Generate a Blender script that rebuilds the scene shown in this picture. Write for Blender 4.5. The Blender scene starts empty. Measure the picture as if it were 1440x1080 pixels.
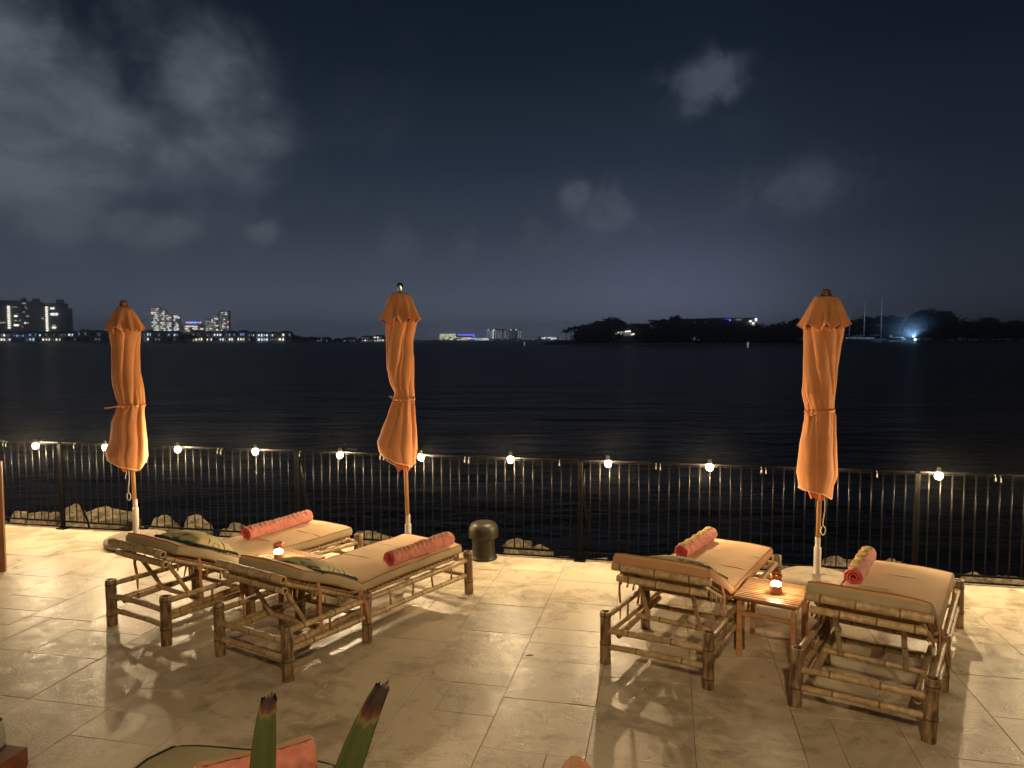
import bpy, math, random
import numpy as np
from mathutils import Vector, Matrix, noise as mnoise
R = math.radians
rnd = random.Random(7)
scene = bpy.context.scene
COL = scene.collection
ZW = -1.8            # water level, the terrace is z = 0
CAMZ, FPX, PITCH = 2.4, 1040.0, math.atan(63 / 1040.0)

# ------------------------------------------------------------------ survey helpers (a pixel of the photo -> a place at a known distance)
def ray(u, v):
    x, z = (u - 720) / FPX, -(v - 540) / FPX
    c, s = math.cos(PITCH), math.sin(PITCH)
    return Vector((x, c + z * s, -s + z * c))
def at_y(u, v, Y):
    r = ray(u, v); return Vector((0, 0, CAMZ)) + r * (Y / r.y)
def at_z(u, v, z=0.0):
    r = ray(u, v); return Vector((0, 0, CAMZ)) + r * ((z - CAMZ) / r.z)

# ------------------------------------------------------------------ object helpers
def tag(o, label=None, cat=None, group=None, kind=None):
    if label: o['label'] = label
    if cat: o['category'] = cat
    if group: o['group'] = group
    if kind: o['kind'] = kind
    return o
def empty(name, loc=(0, 0, 0), rz=0.0):
    o = bpy.data.objects.new(name, None); COL.objects.link(o)
    o.empty_display_size = 0.1
    o.location = loc; o.rotation_euler = (0, 0, rz); return o
def children(o): return [c for c in o.children]
def copy_tree(o, parent=None):
    c = o.copy(); COL.objects.link(c)
    if parent: c.parent = parent
    for ch in list(o.children): copy_tree(ch, c)
    return c

class MB:
    """collects verts and faces and links them as one mesh object"""
    def __init__(s): s.v = []; s.f = []; s.m = []; s.t = []; s.cur = 0.5
    def add(s, vs, fs, mi=0, t=None):
        b = len(s.v); s.v += [tuple(p) for p in vs]
        s.t += (list(t) if t is not None else [s.cur] * len(vs))
        s.f += [tuple(b + i for i in f) for f in fs]
        s.m += [mi] * len(fs) if isinstance(mi, int) else list(mi)
    def box(s, c, d, mi=0, mat=None):
        x, y, z = d[0] / 2, d[1] / 2, d[2] / 2
        vs = [Vector((i * x, j * y, k * z)) for k in (-1, 1) for j in (-1, 1) for i in (-1, 1)]
        if mat: vs = [mat @ p for p in vs]
        vs = [p + Vector(c) for p in vs]
        s.add(vs, [(0, 2, 3, 1), (4, 5, 7, 6), (0, 1, 5, 4), (2, 6, 7, 3), (0, 4, 6, 2), (1, 3, 7, 5)], mi)
    def bbox(s, c, d, b=0.004, mi=0, mat=None):
        """box with chamfered edges"""
        x, y, z = d[0] / 2, d[1] / 2, d[2] / 2
        b = min(b, x * .9, y * .9, z * .9)
        vs = []; idx = {}
        for i in (-1, 1):
            for j in (-1, 1):
                for k in (-1, 1):
                    for ax in range(3):
                        p = [i * (x - b), j * (y - b), k * (z - b)]
                        p[ax] = (i * x, j * y, k * z)[ax]
                        idx[(i, j, k, ax)] = len(vs); vs.append(Vector(p))
        fs = []
        for ax in range(3):
            o = [a for a in range(3) if a != ax]
            for sg in (-1, 1):
                q = []
                for (a, c2) in ((-1, -1), (1, -1), (1, 1), (-1, 1)):
                    e = [0, 0, 0]; e[ax] = sg; e[o[0]] = a; e[o[1]] = c2
                    q.append(idx[(*e, ax)])
                fs.append(q if (sg > 0) == (ax != 1) else q[::-1])
        for ax in range(3):
            o = [a for a in range(3) if a != ax]
            for a in (-1, 1):
                for c2 in (-1, 1):
                    e1 = [0, 0, 0]; e2 = [0, 0, 0]
                    e1[o[0]] = e2[o[0]] = a; e1[o[1]] = e2[o[1]] = c2; e1[ax] = -1; e2[ax] = 1
                    fs.append((idx[(*e1, o[0])], idx[(*e2, o[0])], idx[(*e2, o[1])], idx[(*e1, o[1])]))
        for i in (-1, 1):
            for j in (-1, 1):
                for k in (-1, 1): fs.append((idx[(i, j, k, 0)], idx[(i, j, k, 1)], idx[(i, j, k, 2)]))
        if mat: vs = [mat @ p for p in vs]
        s.add([p + Vector(c) for p in vs], fs, mi)
    def rings(s, rings, closed=True, cap0=True, cap1=True, mi=0, t=None):
        n = len(rings[0]); vs = [p for r in rings for p in r]; fs = []
        for a in range(len(rings) - 1):
            for i in range(n if closed else n - 1):
                j = (i + 1) % n
                fs.append((a * n + i, a * n + j, (a + 1) * n + j, (a + 1) * n + i))
        if cap0: fs.append(tuple(range(n))[::-1])
        if cap1: fs.append(tuple((len(rings) - 1) * n + i for i in range(n)))
        tt = None if t is None else [t[a] for a in range(len(rings)) for _ in range(n)]
        s.add(vs, fs, mi, tt)
    def tube(s, pts, rad, n=10, cap=True, mi=0, t=None):
        pts = [Vector(p) for p in pts]
        rad = rad if isinstance(rad, (list, tuple)) else [rad] * len(pts)
        rs = []; up = None
        for i, p in enumerate(pts):
            d = (pts[min(i + 1, len(pts) - 1)] - pts[max(i - 1, 0)])
            d = d.normalized() if d.length > 1e-9 else Vector((0, 0, 1))
            if up is None:
                up = Vector((0, 0, 1)) if abs(d.z) < .9 else Vector((1, 0, 0))
            a = d.cross(up)
            if a.length < 1e-4: a = d.cross(Vector((0.3, 1, 0.2)))
            a.normalize(); b = a.cross(d).normalized(); up = b
            rs.append([p + (a * math.cos(2 * math.pi * k / n) + b * math.sin(2 * math.pi * k / n)) * rad[i] for k in range(n)])
        s.rings(rs, cap0=cap, cap1=cap, mi=mi, t=t)
    def lathe(s, prof, n=32, c=(0, 0, 0), mi=0):
        rs = [[Vector((c[0] + r * math.cos(2 * math.pi * k / n), c[1] + r * math.sin(2 * math.pi * k / n), c[2] + z)) for k in range(n)] for r, z in prof]
        s.rings(rs, mi=mi)
    def build(s, name, mats, parent=None, smooth=True, auto=None):
        me = bpy.data.meshes.new(name); me.from_pydata(s.v, [], s.f)
        for m in (mats if isinstance(mats, (list, tuple)) else [mats]): me.materials.append(m)
        me.polygons.foreach_set('material_index', s.m)
        a = me.attributes.new('tint', 'FLOAT', 'POINT'); a.data.foreach_set('value', s.t)
        me.validate(); me.update()
        if smooth:
            me.polygons.foreach_set('use_smooth', [True] * len(me.polygons))
            if auto is not None: me.set_sharp_from_angle(angle=R(auto))
        o = bpy.data.objects.new(name, me); COL.objects.link(o)
        if parent: o.parent = parent
        return o

def lerp(a, b, t): return a + (b - a) * t
def interp(x, tab):
    if x <= tab[0][0]: return tab[0][1]
    for (x0, y0), (x1, y1) in zip(tab, tab[1:]):
        if x <= x1:
            t = (x - x0) / (x1 - x0); t = t * t * (3 - 2 * t) * .5 + t * .5
            return y0 + (y1 - y0) * t
    return tab[-1][1]
def ns(p, sc=1.0, o=0): return mnoise.noise(Vector(p) * sc + Vector((o * 13.7, o * 7.1, o * 3.3)))

# ------------------------------------------------------------------ materials
M = {}
def new_mat(name):
    m = bpy.data.materials.new(name); m.use_nodes = True
    nt = m.node_tree; b = nt.nodes['Principled BSDF']; return m, nt, b
def nd(nt, typ, **kw):
    n = nt.nodes.new(typ)
    for k, v in kw.items(): setattr(n, k, v)
    return n
def mat(name, c1, c2=None, rough=.6, scale=8.0, stretch=(1, 1, 1), metal=0.0, bump=0.0, bscale=None, spec=.5, detail=5, tint=0.0, sheen=0.0, coat=0.0, lo=.35, hi=.65, coord='Object', trans=0.0):
    m, nt, b = new_mat(name); L = nt.links.new
    tc = nd(nt, 'ShaderNodeTexCoord'); mp = nd(nt, 'ShaderNodeMapping'); mp.inputs['Scale'].default_value = stretch
    L(tc.outputs[coord], mp.inputs['Vector'])
    n = nd(nt, 'ShaderNodeTexNoise'); n.inputs['Scale'].default_value = scale; n.inputs['Detail'].default_value = detail
    L(mp.outputs[0], n.inputs['Vector'])
    cr = nd(nt, 'ShaderNodeValToRGB'); cr.color_ramp.elements[0].position = lo; cr.color_ramp.elements[1].position = hi
    c2 = c2 or tuple(x * .75 for x in c1)
    cr.color_ramp.elements[0].color = (*c2, 1); cr.color_ramp.elements[1].color = (*c1, 1)
    L(n.outputs[0], cr.inputs[0]); src = cr.outputs[0]
    if tint:
        at = nd(nt, 'ShaderNodeAttribute', attribute_name='tint')
        mr = nd(nt, 'ShaderNodeMapRange'); mr.inputs[3].default_value = 1 - tint; mr.inputs[4].default_value = 1 + tint
        L(at.outputs['Fac'], mr.inputs[0])
        mx = nd(nt, 'ShaderNodeMix', data_type='RGBA', blend_type='MULTIPLY'); mx.inputs[0].default_value = 1
        L(src, mx.inputs[6]); L(mr.outputs[0], mx.inputs[7]); src = mx.outputs[2]
    L(src, b.inputs['Base Color'])
    b.inputs['Roughness'].default_value = rough; b.inputs['Metallic'].default_value = metal
    b.inputs['Specular IOR Level'].default_value = spec
    if sheen: b.inputs['Sheen Weight'].default_value = sheen; b.inputs['Sheen Roughness'].default_value = .5
    if coat: b.inputs['Coat Weight'].default_value = coat; b.inputs['Coat Roughness'].default_value = .2
    if bump:
        n2 = nd(nt, 'ShaderNodeTexNoise'); n2.inputs['Scale'].default_value = bscale or scale * 3; n2.inputs['Detail'].default_value = 4
        L(mp.outputs[0], n2.inputs['Vector'])
        bp = nd(nt, 'ShaderNodeBump'); bp.inputs['Strength'].default_value = bump; bp.inputs['Distance'].default_value = .01
        L(n2.outputs[0], bp.inputs['Height']); L(bp.outputs[0], b.inputs['Normal'])
    M[name] = m; return m
def emit(name, c, s, sampled=False):
    m, nt, b = new_mat(name)
    b.inputs['Base Color'].default_value = (.3, .3, .3, 1)
    b.inputs['Emission Color'].default_value = (*c, 1); b.inputs['Emission Strength'].default_value = s
    if not sampled: m.cycles.emission_sampling = 'NONE'
    M[name] = m; return m

mat('bamboo', (.60, .44, .235), (.33, .215, .105), rough=.42, scale=5, stretch=(6, 6, 6), bump=.12, tint=.55, lo=.3, hi=.7)
mat('bamboo_dark', (.34, .225, .115), (.075, .045, .022), rough=.5, scale=4, stretch=(9, 9, 2.0), bump=.15, tint=.5, lo=.36, hi=.62)
mat('bamboo_slat', (.44, .27, .12), (.24, .13, .05), rough=.5, scale=7, tint=.3)
mat('peach', (.66, .40, .165), (.57, .335, .13), rough=.9, scale=3, bump=.25, bscale=420, sheen=.15)
mat('olive', (.44, .37, .215), (.37, .30, .17), rough=.9, scale=4, bump=.2, bscale=380)
mat('tan', (.55, .30, .15), (.46, .24, .115), rough=.9, scale=4, bump=.2, bscale=380)
mat('piping', (.42, .15, .075), (.30, .10, .05), rough=.8, scale=10)
mat('strap', (.55, .25, .12), (.42, .18, .08), rough=.9, scale=12)
mat('towel', (.74, .27, .20), (.62, .19, .14), rough=1, scale=22, bump=.6, bscale=260, sheen=.3)
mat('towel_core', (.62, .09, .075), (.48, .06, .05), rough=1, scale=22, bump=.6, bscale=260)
mat('towel_band', (.82, .66, .25), (.62, .46, .14), rough=1, scale=30, bump=.5, bscale=260)
mat('canvas', (.56, .235, .09), (.46, .18, .062), rough=.9, scale=2.2, stretch=(3, 3, 1), bump=.5, bscale=9, sheen=.1)
mat('lining', (.62, .17, .07), (.5, .12, .05), rough=.9, scale=5)
mat('hem', (.85, .62, .40), (.75, .5, .3), rough=.9)
mat('pole_wood', (.46, .235, .095), (.32, .15, .055), rough=.45, scale=4, stretch=(8, 8, .8), bump=.05)
mat('finial_wood', (.20, .09, .03), (.11, .045, .015), rough=.4, scale=10)
mat('silver', (.8, .78, .72), (.7, .68, .62), rough=.18, metal=1)
mat('steel_rail', (.0045, .0035, .003), (.003, .0024, .002), rough=.55, spec=.06)
mat('white_metal', (.58, .53, .44), (.50, .45, .37), rough=.4, scale=6)
mat('cord', (.72, .66, .52), rough=.9)
mat('base_stone', (.24, .19, .128), (.17, .135, .09), rough=.7, scale=9, bump=.3)
mat('dark_rubber', (.06, .045, .03), rough=.7)
mat('steel', (.0045, .0035, .003), (.003, .0024, .002), rough=.34, spec=.11, scale=12)
mat('black_cable', (.008, .007, .006), rough=.8, spec=.1)
mat('hook_plastic', (.30, .27, .22), rough=.5)
mat('table_wood', (.62, .34, .16), (.42, .21, .09), rough=.5, scale=3, stretch=(1, 10, 10), bump=.08, tint=.25)
mat('copper', (.90, .42, .20), (.75, .30, .13), rough=.32, metal=1, scale=14)
mat('bronze', (.030, .023, .011), (.018, .014, .007), rough=.45, scale=8, spec=.3)
mat('rock', (.21, .172, .115), (.045, .036, .024), rough=.9, scale=4, bump=1.0, bscale=11, tint=.3, detail=8)
mat('frame_wood', (.34, .165, .065), (.24, .10, .035), rough=.45, scale=4, stretch=(8, 8, 1))
mat('panel_dark', (.14, .07, .035), (.05, .03, .015), rough=.8, scale=40)
mat('daybed_wood', (.20, .065, .022), (.12, .036, .012), rough=.4, scale=4, stretch=(1, 6, 6))
mat('cushion_weave', (.40, .345, .19), (.32, .27, .14), rough=.95, scale=160, detail=2, bump=.3, bscale=300)
mat('cushion_grey', (.42, .42, .34), (.34, .34, .27), rough=.95, scale=120, bump=.2)
mat('dark_piping', (.012, .014, .014), rough=.6)
mat('leaf_green', (.040, .055, .012), (.018, .028, .007), spec=.25, rough=.5, scale=3, stretch=(14, 14, .6), bump=.1)
def leaf_mat():
    m, nt, b = new_mat('strap_leaf'); L = nt.links.new
    at = nd(nt, 'ShaderNodeAttribute', attribute_name='tint'); tc = nd(nt, 'ShaderNodeTexCoord'); mp = nd(nt, 'ShaderNodeMapping'); mp.inputs['Scale'].default_value = (60, 60, 6)
    n = nd(nt, 'ShaderNodeTexNoise'); n.inputs['Scale'].default_value = 3; n.inputs['Detail'].default_value = 4; L(tc.outputs['Object'], mp.inputs[0]); L(mp.outputs[0], n.inputs['Vector'])
    a = nd(nt, 'ShaderNodeMath', operation='MULTIPLY_ADD'); L(n.outputs[0], a.inputs[0]); a.inputs[1].default_value = .16; L(at.outputs['Fac'], a.inputs[2])
    cr = nd(nt, 'ShaderNodeValToRGB'); e = cr.color_ramp.elements
    e[0].position = 0; e[0].color = (.020, .028, .007, 1); e[1].position = 1; e[1].color = (.012, .004, .003, 1)
    for p, c in ((.22, (.034, .042, .010)), (.40, (.026, .034, .009)), (.57, (.075, .066, .018)), (.66, (.060, .018, .010)), (.80, (.034, .009, .006))): x = e.new(p); x.color = (*c, 1)
    L(a.outputs[0], cr.inputs[0]); L(cr.outputs[0], b.inputs['Base Color']); b.inputs['Roughness'].default_value = .55; b.inputs['Specular IOR Level'].default_value = .25
    M['strap_leaf'] = m
leaf_mat()
mat('leaf_brown', (.035, .010, .007), (.016, .005, .004), spec=.15, rough=.9, scale=12)
mat('leaf_yellow', (.085, .085, .018), (.055, .06, .012), spec=.25, rough=.5, scale=6)
mat('trunk', (.10, .065, .035), (.05, .03, .018), rough=.9, scale=5, bump=.6)
mat('terracotta', (.22, .11, .06), (.15, .07, .04), rough=.8, scale=6)
mat('concrete', (.40, .36, .30), (.30, .27, .22), rough=.9, scale=2, bump=.3)
mat('foliage', (.045, .06, .025), (.02, .03, .012), rough=.8, scale=.5, tint=.5)
mat('foliage_far', (.05, .062, .035), (.028, .036, .02), rough=.8, scale=.5, tint=.5)
mat('sand', (.80, .76, .66), (.66, .62, .52), rough=.95, scale=.2)
mat('land', (.10, .095, .07), (.06, .06, .045), rough=.95, scale=.1)
mat('villa_wall', (.70, .74, .82), (.6, .64, .72), rough=.8, scale=.3)
mat('villa_roof', (.16, .16, .18), (.12, .12, .13), rough=.8, scale=.3)
mat('villa_post', (.80, .80, .80), (.72, .72, .72), rough=.7, scale=.3)
mat('tower_wall', (.62, .64, .74), (.50, .52, .60), rough=.8, scale=.05)
mat('city_wall', (.86, .87, .88), (.76, .77, .78), rough=.8, scale=.05)
mat('glass_dark', (.02, .024, .03), rough=.1, spec=.8)
mat('boat_white', (.80, .80, .80), rough=.3)
mat('boat_dark', (.03, .035, .05), rough=.2)
mat('mast', (.9, .9, .9), rough=.4)
mat('buoy_white', (.8, .8, .8), rough=.5)

def pillow_material():
    m, nt, b = new_mat('pillow_pattern'); L = nt.links.new
    tc = nd(nt, 'ShaderNodeTexCoord')
    w = nd(nt, 'ShaderNodeTexWave', wave_type='RINGS'); w.inputs['Scale'].default_value = 6.5; w.inputs['Distortion'].default_value = 4.5
    w.inputs['Detail'].default_value = 3; L(tc.outputs['Object'], w.inputs['Vector'])
    v = nd(nt, 'ShaderNodeTexVoronoi'); v.inputs['Scale'].default_value = 10; L(tc.outputs['Object'], v.inputs['Vector'])
    a = nd(nt, 'ShaderNodeMath', operation='ADD'); L(w.outputs[1], a.inputs[0]); L(v.outputs['Distance'], a.inputs[1])
    cr = nd(nt, 'ShaderNodeValToRGB'); e = cr.color_ramp.elements
    e[0].position = .3; e[0].color = (.03, .10, .085, 1); e[1].position = .62; e[1].color = (.58, .47, .24, 1)
    x = e.new(.45); x.color = (.22, .24, .13, 1)
    L(a.outputs[0], cr.inputs[0]); L(cr.outputs[0], b.inputs['Base Color']); b.inputs['Roughness'].default_value = .95
    n = nd(nt, 'ShaderNodeTexNoise'); n.inputs['Scale'].default_value = 220; L(tc.outputs['Object'], n.inputs['Vector'])
    bp = nd(nt, 'ShaderNodeBump'); bp.inputs['Strength'].default_value = .4; bp.inputs['Distance'].default_value = .004
    L(n.outputs[0], bp.inputs['Height']); L(bp.outputs[0], b.inputs['Normal'])
    M['pillow'] = m
pillow_material()
mat('pillow_back', (.42, .30, .14), (.34, .23, .10), rough=.95, scale=20)
mat('fringe', (.035, .125, .115), (.012, .05, .048), rough=1, scale=60, bump=.8, bscale=150)

def deck_material():
    m, nt, b = new_mat('limestone_tiles'); L = nt.links.new
    tc = nd(nt, 'ShaderNodeTexCoord')
    def noise(sc, det, rough=.6, dist=0.0):
        n = nd(nt, 'ShaderNodeTexNoise'); n.inputs['Scale'].default_value = sc; n.inputs['Detail'].default_value = det
        n.inputs['Roughness'].default_value = rough; n.inputs['Distortion'].default_value = dist
        L(tc.outputs['Object'], n.inputs['Vector']); return n
    n1 = noise(1.1, 6, .65, .8); n2 = noise(7, 8, .7, .6); n3 = noise(60, 3, .6)
    a = nd(nt, 'ShaderNodeMath', operation='MULTIPLY_ADD'); L(n2.outputs[0], a.inputs[0]); a.inputs[1].default_value = .75; L(n1.outputs[0], a.inputs[2])
    a2 = nd(nt, 'ShaderNodeMath', operation='MULTIPLY_ADD'); L(n3.outputs[0], a2.inputs[0]); a2.inputs[1].default_value = .22; L(a.outputs[0], a2.inputs[2])
    cr = nd(nt, 'ShaderNodeValToRGB'); e = cr.color_ramp.elements
    e[0].position = .74; e[0].color = (.33, .265, .18, 1); e[1].position = 1.14; e[1].color = (.60, .51, .365, 1)
    x = e.new(.93); x.color = (.47, .395, .275, 1)
    L(a2.outputs[0], cr.inputs[0])
    at = nd(nt, 'ShaderNodeAttribute', attribute_name='tint')
    mr = nd(nt, 'ShaderNodeMapRange'); mr.inputs[3].default_value = .92; mr.inputs[4].default_value = 1.07; L(at.outputs['Fac'], mr.inputs[0])
    mx = nd(nt, 'ShaderNodeMix', data_type='RGBA', blend_type='MULTIPLY'); mx.inputs[0].default_value = 1
    L(cr.outputs[0], mx.inputs[6]); L(mr.outputs[0], mx.inputs[7])
    # scattered dark stains
    st = noise(2.7, 3, .5); sr = nd(nt, 'ShaderNodeMapRange'); sr.inputs[1].default_value = .64; sr.inputs[2].default_value = .74
    sr.inputs[3].default_value = 1; sr.inputs[4].default_value = .78; L(st.outputs[0], sr.inputs[0])
    mx2 = nd(nt, 'ShaderNodeMix', data_type='RGBA', blend_type='MULTIPLY'); mx2.inputs[0].default_value = 1
    L(mx.outputs[2], mx2.inputs[6]); L(sr.outputs[0], mx2.inputs[7]); L(mx2.outputs[2], b.inputs['Base Color'])
    rr = nd(nt, 'ShaderNodeMapRange'); rr.inputs[1].default_value = .35; rr.inputs[2].default_value = .65; rr.inputs[3].default_value = .27; rr.inputs[4].default_value = .52
    L(n2.outputs[0], rr.inputs[0]); L(rr.outputs[0], b.inputs['Roughness'])
    b.inputs['Specular IOR Level'].default_value = .62
    hb = nd(nt, 'ShaderNodeMath', operation='MULTIPLY_ADD'); L(n2.outputs[0], hb.inputs[0]); hb.inputs[1].default_value = 2.0; L(n3.outputs[0], hb.inputs[2])
    bp = nd(nt, 'ShaderNodeBump'); bp.inputs['Strength'].default_value = .55; bp.inputs['Distance'].default_value = .004
    L(hb.outputs[0], bp.inputs['Height']); L(bp.outputs[0], b.inputs['Normal'])
    M['deck'] = m
deck_material()
mat('grout', (.29, .235, .165), (.22, .175, .12), rough=.9, scale=20)

def water_material():
    m, nt, b = new_mat('sea_water'); L = nt.links.new
    b.inputs['Base Color'].default_value = (.002, .003, .004, 1); b.inputs['Roughness'].default_value = .24
    b.inputs['IOR'].default_value = 1.33; b.inputs['Specular IOR Level'].default_value = .5
    tc = nd(nt, 'ShaderNodeTexCoord')
    hs = []
    for sc, st, w, det in ((.09, (1, 2.2, 1), 1.0, 3), (.42, (1, 2.4, 1), .38, 4), (1.7, (1, 1.8, 1), .11, 3)):
        mp = nd(nt, 'ShaderNodeMapping'); mp.inputs['Scale'].default_value = st; mp.inputs['Rotation'].default_value = (0, 0, R(14 + sc * 12))
        L(tc.outputs['Object'], mp.inputs[0])
        n = nd(nt, 'ShaderNodeTexNoise'); n.inputs['Scale'].default_value = sc; n.inputs['Detail'].default_value = det; n.inputs['Roughness'].default_value = .55
        L(mp.outputs[0], n.inputs['Vector'])
        k = nd(nt, 'ShaderNodeMath', operation='MULTIPLY'); L(n.outputs[0], k.inputs[0]); k.inputs[1].default_value = w; hs.append(k)
    s = nd(nt, 'ShaderNodeMath', operation='ADD'); L(hs[0].outputs[0], s.inputs[0]); L(hs[1].outputs[0], s.inputs[1])
    s2 = nd(nt, 'ShaderNodeMath', operation='ADD'); L(s.outputs[0], s2.inputs[0]); L(hs[2].outputs[0], s2.inputs[1])
    bp = nd(nt, 'ShaderNodeBump'); bp.inputs['Strength'].default_value = 1.0; bp.inputs['Distance'].default_value = .62
    L(s2.outputs[0], bp.inputs['Height']); L(bp.outputs[0], b.inputs['Normal'])
    df = nd(nt, 'ShaderNodeBsdfDiffuse'); df.inputs['Color'].default_value = (.012, .014, .013, 1); L(bp.outputs[0], df.inputs['Normal'])
    mxs = nd(nt, 'ShaderNodeMixShader'); mxs.inputs[0].default_value = .46
    out = nt.nodes['Material Output']; L(df.outputs[0], mxs.inputs[1]); L(b.outputs[0], mxs.inputs[2]); L(mxs.outputs[0], out.inputs['Surface'])
    M['water'] = m
water_material()

BULB_W = 66.0; BULB_R = .035
def bulb_glass():
    m = bpy.data.materials.new('bulb_glow'); m.use_nodes = True; nt = m.node_tree; nt.nodes.clear()
    out = nd(nt, 'ShaderNodeOutputMaterial'); e = nd(nt, 'ShaderNodeEmission'); e.inputs[0].default_value = (1, .78, .45, 1); e.inputs[1].default_value = 30
    tr = nd(nt, 'ShaderNodeBsdfTransparent'); a = nd(nt, 'ShaderNodeAddShader')
    nt.links.new(e.outputs[0], a.inputs[0]); nt.links.new(tr.outputs[0], a.inputs[1]); nt.links.new(a.outputs[0], out.inputs[0])
    m.cycles.emission_sampling = 'NONE'; M['bulb_glow'] = m
bulb_glass()
emit('candle_glow', (1.0, .74, .42), 230, True)
emit('warm_window', (1.0, .86, .58), 1.9); emit('cream_window', (1.0, .93, .74), 1.8); emit('dim_window', (.85, .85, .75), .5)
emit('blue_window', (.30, .42, 1.0), .9); emit('cyan_window', (.60, .93, 1.0), 1.4); emit('white_window', (.88, .96, 1.0), 1.6)
emit('faint_window', (.6, .68, .8), .24)
emit('sign_blue', (.10, .30, 1.0), 6); emit('sign_pink', (.75, .35, 1.0), 3); emit('red_beacon', (1.0, .15, .12), 6)
emit('neon_blue', (.12, .12, 1.0), 3.5); emit('green_flood', (.75, .95, .45), 2)
emit('buoy_marker_glow', (.9, .95, 1.0), .16)  # added glow so the unlit buoy markers show pale at night
emit('spot_blue', (.45, .72, 1.0), 14); emit('house_glow', (1.0, .93, .85), 1.3)

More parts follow.
